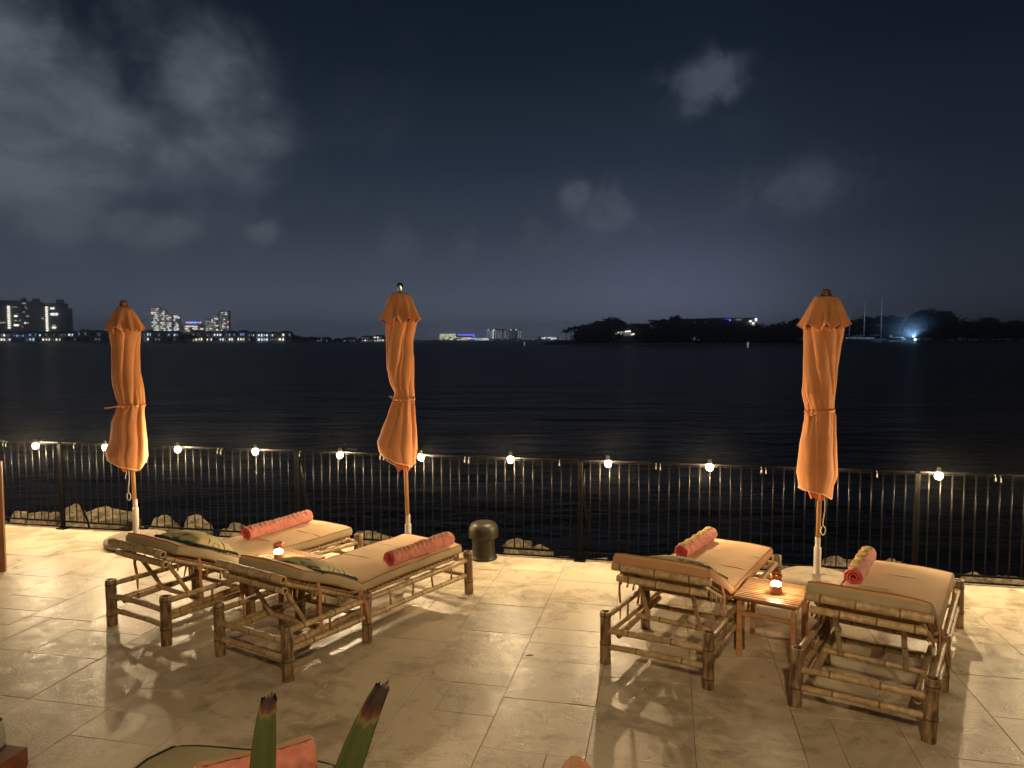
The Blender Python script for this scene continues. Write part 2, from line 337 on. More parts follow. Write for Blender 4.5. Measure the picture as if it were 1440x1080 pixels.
# ------------------------------------------------------------------ world: night sky with city glow and clouds
def world():
    w = bpy.data.worlds.new('World'); scene.world = w; w.use_nodes = True
    nt = w.node_tree; L = nt.links.new; bg = nt.nodes['Background']
    tc = nd(nt, 'ShaderNodeTexCoord'); sp = nd(nt, 'ShaderNodeSeparateXYZ'); L(tc.outputs['Generated'], sp.inputs[0])
    def m(op, a, b=None, c=None):
        n = nd(nt, 'ShaderNodeMath', operation=op)
        for i, x in enumerate((a, b, c)):
            if x is None: continue
            if isinstance(x, (int, float)): n.inputs[i].default_value = x
            else: L(x, n.inputs[i])
        return n.outputs[0]
    el = m('MULTIPLY', m('ARCSINE', sp.outputs[2]), 180 / math.pi)
    az = m('MULTIPLY', m('ARCTAN2', sp.outputs[0], sp.outputs[1]), 180 / math.pi)
    cr = nd(nt, 'ShaderNodeValToRGB'); e = cr.color_ramp.elements
    stops = [(0.0, (.24, .285, .37)), (.025, (.155, .188, .255)), (.06, (.100, .123, .172)), (.11, (.068, .085, .121)), (.2, (.037, .049, .074)), (.33, (.0185, .0280, .0460)), (.5, (.0080, .0145, .0255)), (.68, (.0042, .0085, .0160)), (1.0, (.0025, .0052, .0105))]
    e[0].position = 0; e[0].color = (*stops[0][1], 1); e[1].position = 1; e[1].color = (*stops[-1][1], 1)
    for p, c in stops[1:-1]: x = e.new(p); x.color = (*c, 1)
    L(m('DIVIDE', el, 40.0), cr.inputs[0])
    # the city glow fades to the right, peaks a little right of centre
    ca = nd(nt, 'ShaderNodeValToRGB'); e = ca.color_ramp.elements
    st = [(0, .60), (.18, .70), (.30, .84), (.42, .98), (.52, 1.05), (.585, 1.12), (.64, .95), (.69, .55), (.75, .30), (.84, .17), (1, .15)]
    e[0].position = 0; e[0].color = (st[0][1],) * 3 + (1,); e[1].position = 1; e[1].color = (st[-1][1],) * 3 + (1,)
    for p, c in st[1:-1]: x = e.new(p); x.color = (c, c, c, 1)
    L(m('DIVIDE', m('ADD', az, 60.0), 120.0), ca.inputs[0])
    low = m('POWER', 2.718, m('MULTIPLY', m('MAXIMUM', el, 0.0), -.050))
    fac = m('ADD', m('MULTIPLY', ca.outputs[0], low), m('MULTIPLY', m('SUBTRACT', 1.0, low), .95))
    # violet tinge near the right shore
    vg = m('POWER', 2.718, m('MULTIPLY', m('ADD', m('POWER', m('DIVIDE', m('SUBTRACT', az, 13.0), 8.0), 2.0), m('POWER', m('DIVIDE', m('SUBTRACT', el, 2.0), 6.0), 2.0)), -1.0))
    mul = nd(nt, 'ShaderNodeMix', data_type='RGBA', blend_type='MULTIPLY'); mul.inputs[0].default_value = 1
    L(cr.outputs[0], mul.inputs[6]); L(fac, mul.inputs[7])
    addv = nd(nt, 'ShaderNodeMix', data_type='RGBA', blend_type='ADD'); L(m('MULTIPLY', vg, .9), addv.inputs[0])
    L(mul.outputs[2], addv.inputs[6]); addv.inputs[7].default_value = (.024, .019, .038, 1)
    col = addv.outputs[2]
    # clouds: soft ellipses in azimuth / elevation broken up by noise
    n1 = nd(nt, 'ShaderNodeTexNoise'); n1.inputs['Scale'].default_value = 5.5; n1.inputs['Detail'].default_value = 7; n1.inputs['Roughness'].default_value = .52; n1.inputs['Distortion'].default_value = .35
    L(tc.outputs['Generated'], n1.inputs['Vector'])
    n2 = nd(nt, 'ShaderNodeTexNoise'); n2.inputs['Scale'].default_value = 15; n2.inputs['Detail'].default_value = 6; n2.inputs['Roughness'].default_value = .55; n2.inputs['Distortion'].default_value = .3
    L(tc.outputs['Generated'], n2.inputs['Vector'])
    mp3 = nd(nt, 'ShaderNodeMapping'); mp3.inputs['Scale'].default_value = (1, 1, 1.7); L(tc.outputs['Generated'], mp3.inputs[0])
    n3 = nd(nt, 'ShaderNodeTexNoise'); n3.inputs['Scale'].default_value = 9; n3.inputs['Detail'].default_value = 8; n3.inputs['Roughness'].default_value = .6; n3.inputs['Distortion'].default_value = .35
    L(mp3.outputs[0], n3.inputs['Vector'])
    def cloud(us, gain, tone, nz, lo, hi):
        nonlocal col
        tot = None
        for (u, v, su, sv, a) in us:
            r = ray(u, v); A = math.degrees(math.atan2(r.x, r.y)); E = math.degrees(math.asin(r.z / r.length))
            sA, sE = su / 18.5, sv / 18.5
            g = m('MULTIPLY', m('POWER', 2.718, m('MULTIPLY', m('ADD', m('POWER', m('DIVIDE', m('SUBTRACT', az, A), sA), 2.0), m('POWER', m('DIVIDE', m('SUBTRACT', el, E), sE), 2.0)), -1.0)), a)
            tot = g if tot is None else m('MAXIMUM', tot, g)
        x = m('ADD', m('MULTIPLY', tot, .8), m('MULTIPLY', m('SUBTRACT', nz.outputs[0], .5), 2.6))
        mr = nd(nt, 'ShaderNodeMapRange', interpolation_type='SMOOTHSTEP'); mr.inputs[1].default_value = lo; mr.inputs[2].default_value = hi
        L(x, mr.inputs[0])
        f = m('MULTIPLY', m('MULTIPLY', mr.outputs[0], m('MINIMUM', m('MULTIPLY', tot, 1.6), 1.0)), gain)
        mr2 = nd(nt, 'ShaderNodeMapRange', interpolation_type='SMOOTHSTEP'); mr2.inputs[1].default_value = .32; mr2.inputs[2].default_value = .64; mr2.inputs[3].default_value = .55; mr2.inputs[4].default_value = 1.15
        L(n3.outputs[0], mr2.inputs[0]); f = m('MULTIPLY', f, mr2.outputs[0])
        mx = nd(nt, 'ShaderNodeMix', data_type='RGBA'); L(f, mx.inputs[0]); L(col, mx.inputs[6]); mx.inputs[7].default_value = (*tone, 1)
        col = mx.outputs[2]
    cloud([(-60, 90, 340, 180, 1.0), (150, 190, 210, 80, 1.0), (285, 110, 100, 95, .95), (325, 190, 90, 42, .85)], 1.0, (.100, .117, .142), n1, .06, .95)
    cloud([(170, 320, 130, 32, .9), (375, 328, 36, 20, .8)], .85, (.078, .092, .112), n2, -.02, .9)
    cloud([(985, 130, 62, 40, .95), (1012, 100, 34, 36, .9)], .90, (.062, .075, .100), n2, .08, 1.0)
    cloud([(812, 276, 26, 26, .95), (860, 295, 60, 46, .85)], .95, (.076, .090, .120), n2, .0, .85)
    cloud([(1110, 270, 90, 40, .75), (560, 345, 42, 34, .7), (665, 345, 40, 32, .65), (760, 340, 40, 36, .7)], .75, (.064, .077, .104), n2, -.05, .9)
    L(col, bg.inputs['Color']); bg.inputs['Strength'].default_value = 1.0
    w.cycles.sampling_method = 'MANUAL'; w.cycles.sample_map_resolution = 512
world()

# ------------------------------------------------------------------ setting: terrace, sea wall, water
FANG = R(-12.0)                         # direction of the fence along the terrace edge
FO = Vector((0.709, 7.90, 0))           # a point on the fence line
FX = Vector((math.cos(FANG), math.sin(FANG), 0)); FY = Vector((-FX.y, FX.x, 0))
def fl(a, b=0.0, z=0.0): return FO + FX * a + FY * b + Vector((0, 0, z))

def terrace():
    mb = MB(); r = random.Random(3)
    # tiles are laid in courses that run away from the sea wall; tile space = fence space
    W = .62; g = .0024
    org = FX * 0 
    a0 = (Vector((-.226, 4.044, 0)) - FO).dot(FX)
    cols = range(-26, 22)
    ch = .0011
    def tile(x0, x1, y0, y1):
        t = r.random()
        dz = r.uniform(-.0012, .0012)
        o = [(x0 + g, y0 + g), (x1 - g, y0 + g), (x1 - g, y1 - g), (x0 + g, y1 - g)]
        i = [(x0 + g + ch, y0 + g + ch), (x1 - g - ch, y0 + g + ch), (x1 - g - ch, y1 - g - ch), (x0 + g + ch, y1 - g - ch)]
        vs = [(*p, -.006) for p in o] + [(*p, -.001 + dz) for p in o] + [(*p, dz) for p in i]
        fs = [(8, 9, 10, 11)] + [(4 + k, 4 + (k + 1) % 4, 8 + (k + 1) % 4, 8 + k) for k in range(4)] + [(k, (k + 1) % 4, 4 + (k + 1) % 4, 4 + k) for k in range(4)]
        mb.add(vs, fs, 0, [t] * 12)
    for c in cols:
        x0 = a0 + c * W; y = -14.0 + r.uniform(0, .6)
        while y < .06:
            l = r.choice((.41, .62, .62, .92)); y1 = min(y + l, .06)
            if .06 - y1 < .15: y1 = .06
            if y1 - y > .35 and r.random() < .28:
                k = r.choice((.36, .64))
                tile(x0, x0 + W * k, y, y1); tile(x0 + W * k, x0 + W, y, y1)
            elif y1 - y > .5 and r.random() < .15:
                tile(x0, x0 + W, y, (y + y1) / 2); tile(x0, x0 + W, (y + y1) / 2, y1)
            else: tile(x0, x0 + W, y, y1)
            y = y1
    o = mb.build('terrace', [M['deck']], smooth=False); o.location = FO; o.rotation_euler.z = FANG; tag(o, kind='structure')
    b = MB(); b.box((-1.2, -7.0, -1.254), (31, 14.1, 2.5)); o = b.build('terrace_base', M['grout'], smooth=False)
    o.location = FO; o.rotation_euler.z = FANG; tag(o, kind='structure')
    # sea bed bank under the boulders
    b = MB(); b.add([(-16.7, .05, -.35), (14.3, .05, -.35), (14.3, 3.6, -2.6), (-16.7, 3.6, -2.6)], [(0, 1, 2, 3)])
    o = b.build('shore_bank', M['rock'], smooth=False); o.location = FO; o.rotation_euler.z = FANG; tag(o, kind='structure')
terrace()
b = MB(); b.add([(-5000, -40, ZW), (5000, -40, ZW), (5000, 6000, ZW), (-5000, 6000, ZW)], [(0, 1, 2, 3)])
tag(b.build('sea', M['water'], smooth=False), kind='structure')

# ------------------------------------------------------------------ fence
FH = 1.11
def fence():
    t = empty('metal_fence', FO, FANG)
    tag(t, 'dark metal railing of thin upright bars along the terrace edge', 'fence')
    posts = [-13.1, -9.82, -6.55, -3.3, 0.03, 3.35, 6.7, 10.0]
    for i, p in enumerate(posts):
        mb = MB(); mb.bbox((p, 0, FH / 2 - .01), (.046, .046, FH - .02), .004); mb.bbox((p, 0, .008), (.12, .11, .016), .003)
        mb.build('post', M['steel_rail'], t, auto=30)
        mb = MB(); mb.tube([(p + .03, .05, FH - .12), (p + .035, .09, FH * .55), (p + .10, .30, .02), (p + .11, .33, -.25)], .012, 8)
        mb.build('brace', M['steel'], t)
    for a, c in zip(posts, posts[1:]):
        mb = MB(); n = round((c - a) / .104); 
        for k in range(1, n):
            x = lerp(a, c, k / n); mb.tube([(x, 0, .10), (x, 0, FH - .02)], .0065, 10)
        mb.build('bar_panel', M['steel'], t)
        mb = MB(); mb.bbox(((a + c) / 2, 0, FH - .012), (c - a - .048, .016, .020), .003); mb.build('top_rail', M['steel_rail'], t, auto=30)
        mb = MB(); mb.bbox(((a + c) / 2, 0, .095), (c - a - .048, .022, .020), .003); mb.build('bottom_rail', M['steel_rail'], t, auto=30)
    mb = MB(); mb.bbox((-1.55, .075, -.02), (26, .03, .06), .004); mb.build('edge_strip', M['steel_rail'], t, auto=30)
fence()

# ------------------------------------------------------------------ string of bulbs on the fence
def string_lights():
    t = empty('string_lights', FO, FANG)
    tag(t, 'string of warm glowing bulbs hung along the top of the metal railing', 'string lights')
    px = [(50, 627), (148, 629), (250, 632), (359, 635), (478, 640), (592, 643), (718, 646), (855, 652), (998, 657), (1320, 669)]
    xs = []
    for u, v in px:
        r = ray(u, v); k = (FO - FY * .10 - Vector((0, 0, CAMZ))).dot(FY) / r.dot(FY)
        p = Vector((0, 0, CAMZ)) + r * k; xs.append(((p - FO).dot(FX), p.z))
    xs.append(((xs[-2][0] + xs[-1][0]) / 2, xs[-1][1]))
    a, b_ = min(x for x, _ in xs), max(x for x, _ in xs)
    xs += [(a - 1.06, 1.02), (a - 2.12, 1.02), (b_ + 1.08, 1.02), (b_ + 2.15, 1.02)]  # out-of-view bulbs assumed past both ends, added for their light
    xs.sort()
    cab = []
    for i, (x, z) in enumerate(xs):
        mb = MB(); R_ = BULB_R
        prof = [(R_ * math.sin(th), -R_ * math.cos(th) * 1.1) for th in [math.pi * k / 12 for k in range(0, 11)]]
        prof[0] = (.0015, -R_ * 1.1)
        mb.lathe(prof, 20, (0, 0, 0)); bu = mb.build('bulb', M['bulb_glow'], t); bu.location = (x, -.10, z)
        ld = bpy.data.lights.get('bulb_filament') or bpy.data.lights.new('bulb_filament', 'POINT'); ld.energy = BULB_W; ld.color = (1.0, .735, .42); ld.shadow_soft_size = .018
        lo = bpy.data.objects.new('bulb_filament', ld); COL.objects.link(lo); lo.parent = bu
        mb = MB(); mb.lathe([(.016, .030), (.019, .034), (.019, .075), (.012, .085)], 12); s = mb.build('socket', M['dark_rubber'], bu)
        if i:
            xm = (xs[i - 1][0] + x) / 2
            for d in ((-.022, 0.0), (.022, .006)) if i % 3 else ((0, 0),):
                mb = MB(); mb.bbox((0, 0, 0), (.012, .010, .036), .003); mb.tube([(0, 0, .02), (0, .012, .04), (0, .035, .042)], .004, 6)
                h = mb.build('hook', M['hook_plastic'], t, auto=40); h.location = (xm + d[0], -.045, FH - .055 - d[1])
            for k in range(0, 9):
                f = k / 8; xx = lerp(xs[i - 1][0], x, f)
                cab.append((xx, -.045 - .05 * abs(2 * f - 1) ** 3, FH - .03 + .012 * abs(2 * f - 1) - .0 * f))
    mb = MB(); mb.tube(cab, .0032, 6); mb.build('cable', M['black_cable'], t)
string_lights()

# ------------------------------------------------------------------ boulders of the shore
def boulders():
    r = random.Random(11); protos = []
    def rock_mesh(k):
        mb = MB(); nlat, nlon = 20, 32; rs = []
        for i in range(1, nlat):
            th = math.pi * i / nlat; ring = []
            for j in range(nlon):
                ph = 2 * math.pi * j / nlon
                d = Vector((math.sin(th) * math.cos(ph), math.sin(th) * math.sin(ph), math.cos(th)))
                # facetted: clamp by a few random planes
                q = 1.0
                for pl in range(14):
                    rr = random.Random(k * 50 + pl); nrm = Vector((rr.uniform(-1, 1), rr.uniform(-1, 1), rr.uniform(-.7, 1))).normalized(); dd = rr.uniform(.55, .86)
                    c = d.dot(nrm)
                    if c > .01: q = min(q, dd / c * 1.02)
                q *= 1 + .16 * ns(d, 2.2, k) + .09 * ns(d, 5, k) + .04 * ns(d, 12, k)
                ring.append(d * q)
            rs.append(ring)
        mb.rings(rs, t=[r.uniform(.3, .7)] * len(rs)); o = mb.build('boulder', M['rock'], auto=48); return o
    big = [(-7.95, .72, .22, .20, 'low pale boulder at the far left end of the railing'), (-7.55, .75, .24, .21, 'pale boulder leaning beside the leftmost fence post'),
           (-7.15, .85, .27, .27, 'largest pale boulder, behind the leftmost fence post'),
           (-6.65, .95, .42, .24, 'broad boulder behind the fence just left of the left umbrella')]
    n = 0
    spots = [(x, y, a, h, l) for (x, y, a, h, l) in big]
    x = -12.5
    while x < 9.5:
        x += r.uniform(.26, .50)
        spots.append((x, r.uniform(.36, .58), r.uniform(.13, .24), r.uniform(.12, .18), None))
    x = -12.5
    while x < 9.5:
        x += r.uniform(.45, .75)
        spots.append((x, r.uniform(.85, 1.15), r.uniform(.17, .30), r.uniform(.16, .24), None))
    x = -12.5
    while x < 9.5:
        x += r.uniform(.5, .9)
        spots.append((x, r.uniform(1.6, 2.4), r.uniform(.35, .6), r.uniform(.3, .45), None))
    protos = [rock_mesh(k) for k in range(6)]
    used = set()
    for i, (a, bb, s, h, lab) in enumerate(spots):
        pr = protos[i % 6]
        if i >= 6 and not lab and r.random() < .28: continue
        o = pr if i < 6 else pr.copy()
        if i >= 6: COL.objects.link(o)
        zt = .03 - .06 * bb + r.uniform(-.11, .05) - (.06 if a > -3.5 else 0)
        if lab: zt = {.20: .0, .21: .0, .27: .07, .24: .035}.get(h, 0)
        if bb > 1.5: zt = -.75 - .35 * (bb - 1.5)
        o.location = fl(a, bb, zt - h * .78); o.scale = (s, s * r.uniform(.7, .95), h); o.rotation_euler = (r.uniform(-.15, .15), r.uniform(-.15, .15), FANG + r.uniform(-.5, .5))
        if lab: tag(o, lab, 'boulder', 'shore boulders')
        elif bb > 1.5: tag(o, 'boulder low at the waterline below the railing', 'boulder', 'waterline boulders')
        else: tag(o, 'small pale boulder among the rocks lining the foot of the railing', 'boulder', 'shore boulders')
boulders()

# ------------------------------------------------------------------ bamboo
def bam(mb, p0, p1, r, gap=.26, seed=0, n=12, sag=0.0, hollow=False, taper=1.0):
    p0, p1 = Vector(p0), Vector(p1); Lg = (p1 - p0).length; rr = random.Random(seed)
    nodes = []; x = rr.uniform(.25, .8) * gap
    while x < Lg - .02: nodes.append(x); x += gap * rr.uniform(.85, 1.15)
    st = [(0.0, 1.0, .5)]
    for x in nodes:
        st += [(x - .020, 1.0, .5), (x - .009, 1.07, .7), (x - .005, 1.05, -.45), (x, 1.03, -.5), (x + .005, 1.06, -.35), (x + .009, 1.09, .85), (x + .020, 1.0, .6)]
    st.append((Lg, 1.0, .5)); st.sort()
    mid = []
    for a, b_ in zip(st, st[1:]):
        if b_[0] - a[0] > .1: mid.append(((a[0] + b_[0]) / 2, 1.0, .5 + rr.uniform(-.12, .12)))
    st = sorted(st + mid); d = (p1 - p0).normalized()
    up = Vector((0, 0, 1)) if abs(d.z) < .9 else Vector((1, 0, 0))
    pts, rad, tt = [], [], []
    for x, k, t in st:
        f = x / Lg
        pts.append(p0 + d * x + up * (sag * 4 * f * (1 - f))); rad.append(r * k * lerp(1, taper, f)); tt.append(t)
    if hollow:
        e = pts[-1]; r0 = rad[-1]
        pts += [e + d * .003, e + d * .003, e - d * .02, e - d * .05]; rad += [r0 * .95, r0 * .66, r0 * .62, r0 * .5]; tt += [.85, .6, -.6, -.9]
        if abs(d.z) < .9:
            e = pts[0]; pts = [e + d * .05, e + d * .02, e - d * .003, e - d * .003] + pts; rad = [r0 * .5, r0 * .62, r0 * .66, r0 * .95] + rad; tt = [-.9, -.6, .6, .85] + tt
    a_ = d.cross(up).normalized(); b_2 = a_.cross(d)
    ph = [1 + .05 * ns((math.cos(2 * math.pi * k / n), math.sin(2 * math.pi * k / n), seed), 1.1, 2) for k in range(n)]
    mb.rings([[p + (a_ * math.cos(2 * math.pi * k / n) + b_2 * math.sin(2 * math.pi * k / n)) * q * ph[k] for k in range(n)] for p, q in zip(pts, rad)], t=tt)

def box_loft(mb, stations, hw, tops=1, nseg=5, corner=.022, crown=.012, seed=0, wav=.004, hwf=None):
    """cushion: stations = (y, z, tilt, thickness); sections are rounded rectangles in the plane square to the path. faces: 0 top, 1 side, 2 underside"""
    rings = []; 
    def sect(y, z, tilt, th, shrink, hwk):
        h = th / 2 * shrink; w = hwk - (1 - shrink) * .02; c = min(corner, h * .85)
        pts = []
        def arc(cx, cy, a0):
            for k in range(4):
                a = a0 + math.pi / 2 * k / 3; pts.append((cx + c * math.cos(a), cy + c * math.sin(a)))
        nx = 10
        arc(w - c, h - c, 0)
        for k in range(1, nx): pts.append((lerp(w - c, -w + c, k / nx), h + crown * shrink * math.sin(math.pi * k / nx) ** .7))
        arc(-w + c, h - c, math.pi / 2)
        pts.append((-w - .004, 0))
        arc(-w + c, -h + c, math.pi)
        for k in range(1, nx): pts.append((lerp(-w + c, w - c, k / nx), -h))
        arc(w - c, -h + c, 1.5 * math.pi)
        pts.append((w + .004, 0))
        ct, st_ = math.cos(tilt), math.sin(tilt)
        out = []
        for (a, b_) in pts:
            q = Vector((a, y - b_ * st_, z + b_ * ct))
            d = wav * ns((q.x * 1.0, q.y, q.z), 5, seed); out.append(q + Vector((d * .6, 0, d)))
        return out
    S = stations
    ext = []
    y0, z0, t0, th0 = S[0]; y1, z1, t1, th1 = S[-1]
    def off(y, z, t, d): return (y + d * math.cos(t), z + d * math.sin(t))
    for k in (0, 1, 2): 
        a = (1 - k / 3.0); yy, zz = off(y0, z0, t0, -.02 * math.sin(a * math.pi / 2)); ext.append((yy, zz, t0, th0, .45 + .55 * math.cos(a * math.pi / 2)))
    for s in S: ext.append((*s, 1.0))
    for k in (1, 2, 3):
        a = k / 3.0; yy, zz = off(y1, z1, t1, .02 * math.sin(a * math.pi / 2)); ext.append((yy, zz, t1, th1, .45 + .55 * math.cos(a * math.pi / 2)))
    rings = [sect(*e, hw if hwf is None else hwf(e[0])) for e in ext]
    n = len(rings[0]); mi = []
    per = []
    for i in range(n):
        if 2 <= i <= 13: per.append(0)      # top incl. half the corners
        elif i < 2 or i > 32 or 14 <= i <= 19: per.append(1)
        else: per.append(2)
    for a in range(len(rings) - 1): mi += per
    mi += [1, 1]
    mb.rings(rings, mi=mi)
    return rings
def edge_loop(rings, idx_a, idx_b, rad, mb, lift=0.003):
    rr_ = rings[2:-2]; n = len(rings[0]); st = 1 if idx_b > idx_a else 1
    cross = list(range(idx_a, idx_b)) if idx_a < idx_b else list(range(idx_a, idx_b, -1))
    loop = [r[idx_a] for r in rr_] + [rr_[-1][i] for i in cross[1:]] + [r[idx_b] for r in reversed(rr_)] + [rr_[0][i] for i in cross[1:][::-1]]
    mb.tube(loop + [loop[0]], rad, 6, cap=False)

# ------------------------------------------------------------------ bamboo sun lounger
LL, HW = 2.14, .385
def lounger(name, label, loc, ang, seed, back, side_mat, bar_half=.36, fend=1.0):
    t = empty('bamboo_sun_lounger', (*loc, 0), R(ang)); tag(t, label, 'sun lounger', 'bamboo sun loungers on the terrace')
    B, D = M['bamboo'], M['bamboo_dark']; rr = random.Random(seed)
    LY = [0.0, .79, LL]
    for y in LY:
        for s in (-1, 1):
            mb = MB(); x = s * HW; h = .392 + rr.uniform(-.008, .008); lean = rr.uniform(-.012, .012)
            bam(mb, (x + lean, y, 0), (x, y, h), .041 + rr.uniform(-.003, .004), gap=.23, seed=seed * 9 + int(y * 10) + s, n=18, hollow=True)
            mb.build('leg', D, t, auto=50)
    for s in (-1, 1):
        for z, r in ((.335, .0225), (.195, .0205)):
            mb = MB(); bam(mb, (s * HW, .03, z + .012), (s * HW, LL - .03, z - .015), r, seed=seed + int(z * 100) + s, sag=.006); mb.build('side_rail', B, t, auto=50)
        for y in (.42, 1.08, 1.34, 1.61, 1.87):
            mb = MB(); mb.tube([(s * HW, y + rr.uniform(-.02, .02), .205), (s * HW, y + rr.uniform(-.02, .02), .325)], .0085, 8); mb.build('spindle', M['bamboo_slat'], t)
    for y, zz in ((0.0, ((.262, .023), (.140, .021))), (LL, ((.30, .022), (.16, .02)))):
        for z, r in zz:
            mb = MB(); bam(mb, (-HW + .02, y, z - .012), (HW - .02, y, z + .010), r, gap=.30, seed=seed * 3 + int(z * 100), sag=.012 if seed == 1 else .004); mb.build('end_rail', B, t, auto=50)
    mb = MB(); bam(mb, (-HW + .02, .79, .345), (HW - .02, .79, .345), .022, seed=seed + 70); mb.build('cross_rail', B, t, auto=50)
    mb = MB(); bam(mb, (-HW + .02, .80, .20), (HW - .02, .80, .20), .020, seed=seed + 71); mb.build('cross_rail', B, t, auto=50)
    for s in (-1, 1):
        mb = MB(); bam(mb, (s * .305, .06, .205), (s * .305, .90, .235), .025, seed=seed + 80 + s, gap=.3); mb.build('inner_rail', B, t, auto=50)
    # seat bed: slats across two long poles
    for s in (-1, 1):
        mb = MB(); bam(mb, (s * .30, .76, .362), (s * .30, LL - .05, .350), .018, seed=seed + 90 + s); mb.build('seat_pole', B, t, auto=50)
    mb = MB(); y = .80
    while y < LL - .06:
        mb.tube([(-.345, y, .386), (.345, y, .386)], .0085, 6); y += .052
    mb.build('seat_slats', M['bamboo_slat'], t)
    # raised backrest frame
    hy, hz = .76, .372; by, bz = back
    dv = Vector((0, by - hy, bz - hz)); Lb = dv.length; dn = dv.normalized(); nn = Vector((0, dn.z, -dn.y)); nn = nn if nn.z > 0 else -nn
    P = lambda f, o=0.0, x=0.0: Vector((x, hy, hz)) + dn * (Lb * f) + nn * o
    for s in (-1, 1):
        mb = MB(); bam(mb, P(.0, -.012, s * .30), P(.93, -.012, s * .30), .0195, seed=seed + 100 + s, gap=.3); mb.build('backrest_pole', B, t, auto=50)
    mb = MB(); bam(mb, P(1.02, .012, -bar_half), P(1.02, .012, bar_half + .01), .030, seed=seed + 110, gap=.24, n=16, hollow=True); mb.build('headrest_bar', B, t, auto=50)
    mb = MB(); bam(mb, P(.925, -.060, -.335), P(.925, -.060, .335), .026, seed=seed + 111, gap=.24, n=14, hollow=True); mb.build('backrest_bar', B, t, auto=50)
    mb = MB(); k = 0
    f = .06
    while f < .80:
        mb.tube([P(f, .014, -.335), P(f, .014, .335)], .0085, 6); f += .06
    for s in (-1, 1):                                    # small pegs under the poles
        for f in (.80, .62, .45, .28):
            q = P(f, -.03, s * .335); mb.tube([q, q + Vector((s * .012, -.012, -.062))], .0075, 6)
    mb.build('backrest_slats', M['bamboo_slat'], t)
    for f_ in (.52, .2):
        mb = MB(); bam(mb, P(f_, -.038, -.31), P(f_, -.038, .31), .014, seed=seed + 120 + int(f_ * 10)); mb.build('backrest_batten', B, t, auto=50)
    # props
    for s in (-1, 1):
        mb = MB(); a = P(.80, -.05, s * .20); e = Vector((s * .20, a.y + .22, .235)); bam(mb, a, e, .0165, seed=seed + 130 + s, gap=.3); mb.build('prop', B, t, auto=50)
    mb = MB(); bam(mb, (-.31, a.y + .225, .242), (.31, a.y + .225, .242), .019, seed=seed + 140); mb.build('prop_bar', B, t, auto=50)
    # mattress: seat and back
    S = []
    y0 = .70
    for k in range(17):
        f = k / 16; y = lerp(y0, 2.06, f); th = .078
        z = .397 + th / 2 + .006 * math.sin(f * math.pi)
        if k == 0: th = .050; z -= .006
        if k == 1: th = .070
        S.append((y, z, 0.0, th))
    mb = MB(); rg = box_loft(mb, S, .362, seed=seed, corner=.02, wav=.010)
    c = mb.build('seat_cushion', [M['peach'], M[side_mat], M[side_mat]], t)
    pb = MB(); edge_loop(rg, 2, 14, .0055, pb); edge_loop(rg, 33, 20, .005, pb); pb.build('piping', M['piping'], c)
    qb = MB()
    for yq in (1.25, 1.66):                             # stitched seams
        qb.tube([(lerp(-.335, .335, k / 14), yq + .004 * math.sin(k * 1.7), .397 + .078 + .006 + .0125 * math.sin(math.pi * k / 14) ** .7 - .002) for k in range(15)], .0028, 5)
    qb.build('seam', M['piping'], c)
    S = []
    for k in range(15):
        f = k / 14; q = P(lerp(-.03, fend, f), .056 + .014 * math.sin(f * math.pi) + .012 * f)
        tl = math.atan2(-dn.z, -dn.y) if False else None
        S.append([q.y, q.z, 0, (.078 + .008 * math.sin(f * math.pi)) if 1 < k else (.052, .070)[k]])
    S = S[::-1]                                          # from head to hinge so y grows
    for i, s_ in enumerate(S):
        a = S[max(i - 1, 0)]; e = S[min(i + 1, len(S) - 1)]; s_[2] = math.atan2(e[1] - a[1], e[0] - a[0])
    mb = MB(); rg = box_loft(mb, [tuple(s_) for s_ in S], .362, seed=seed + 5, corner=.022, wav=.010)
    c = mb.build('back_cushion', [M['peach'], M[side_mat], M[side_mat]], t)
    pb = MB(); edge_loop(rg, 2, 14, .0055, pb); edge_loop(rg, 33, 20, .005, pb); pb.build('piping', M['piping'], c)
    # tie straps: ribbons at the hinge and half way up the back
    def ribbon(pts, w, parent):
        mb = MB(); pts = [Vector(p) for p in pts]; rs = []
        for i, p in enumerate(pts):
            d = (pts[min(i + 1, len(pts) - 1)] - pts[max(i - 1, 0)]).normalized(); sd = Vector((.25, 1, 0.1)); sd = (sd - d * sd.dot(d)).normalized(); nr = d.cross(sd)
            ww = w * (1 - .5 * (i == len(pts) - 1))
            rs.append([p + sd * ww + nr * .0012, p - sd * ww + nr * .0012, p - sd * ww - nr * .0012, p + sd * ww - nr * .0012])
        mb.rings(rs); mb.build('tie_strap', M['strap'], parent, auto=40)
    q = P(.42, .03)
    for s in (-1, 1):
        x = s * .372
        q = P(.62 if s > 0 else .74, .04)
        ribbon([(x, q.y, q.z), (x + s * .018, q.y + .004, q.z - .07), (x + s * .020, q.y - .004, q.z - .18), (x + s * .016, q.y + .012, q.z - .30), (x + s * .022, q.y + .02, max(q.z - .42, .14))], .012, c)
        ribbon([(x, .735, .44), (x + s * .012, .745, .40), (x + s * .05, .755, .33), (x + s * .055, .76, .25), (x + s * .06, .765, .17)], .011, c)
        ribbon([(x, .73, .44), (x + s * .01, .72, .38), (x + s * .035, .712, .30), (x + s * .05, .70, .21)], .010, c)
    return t, P

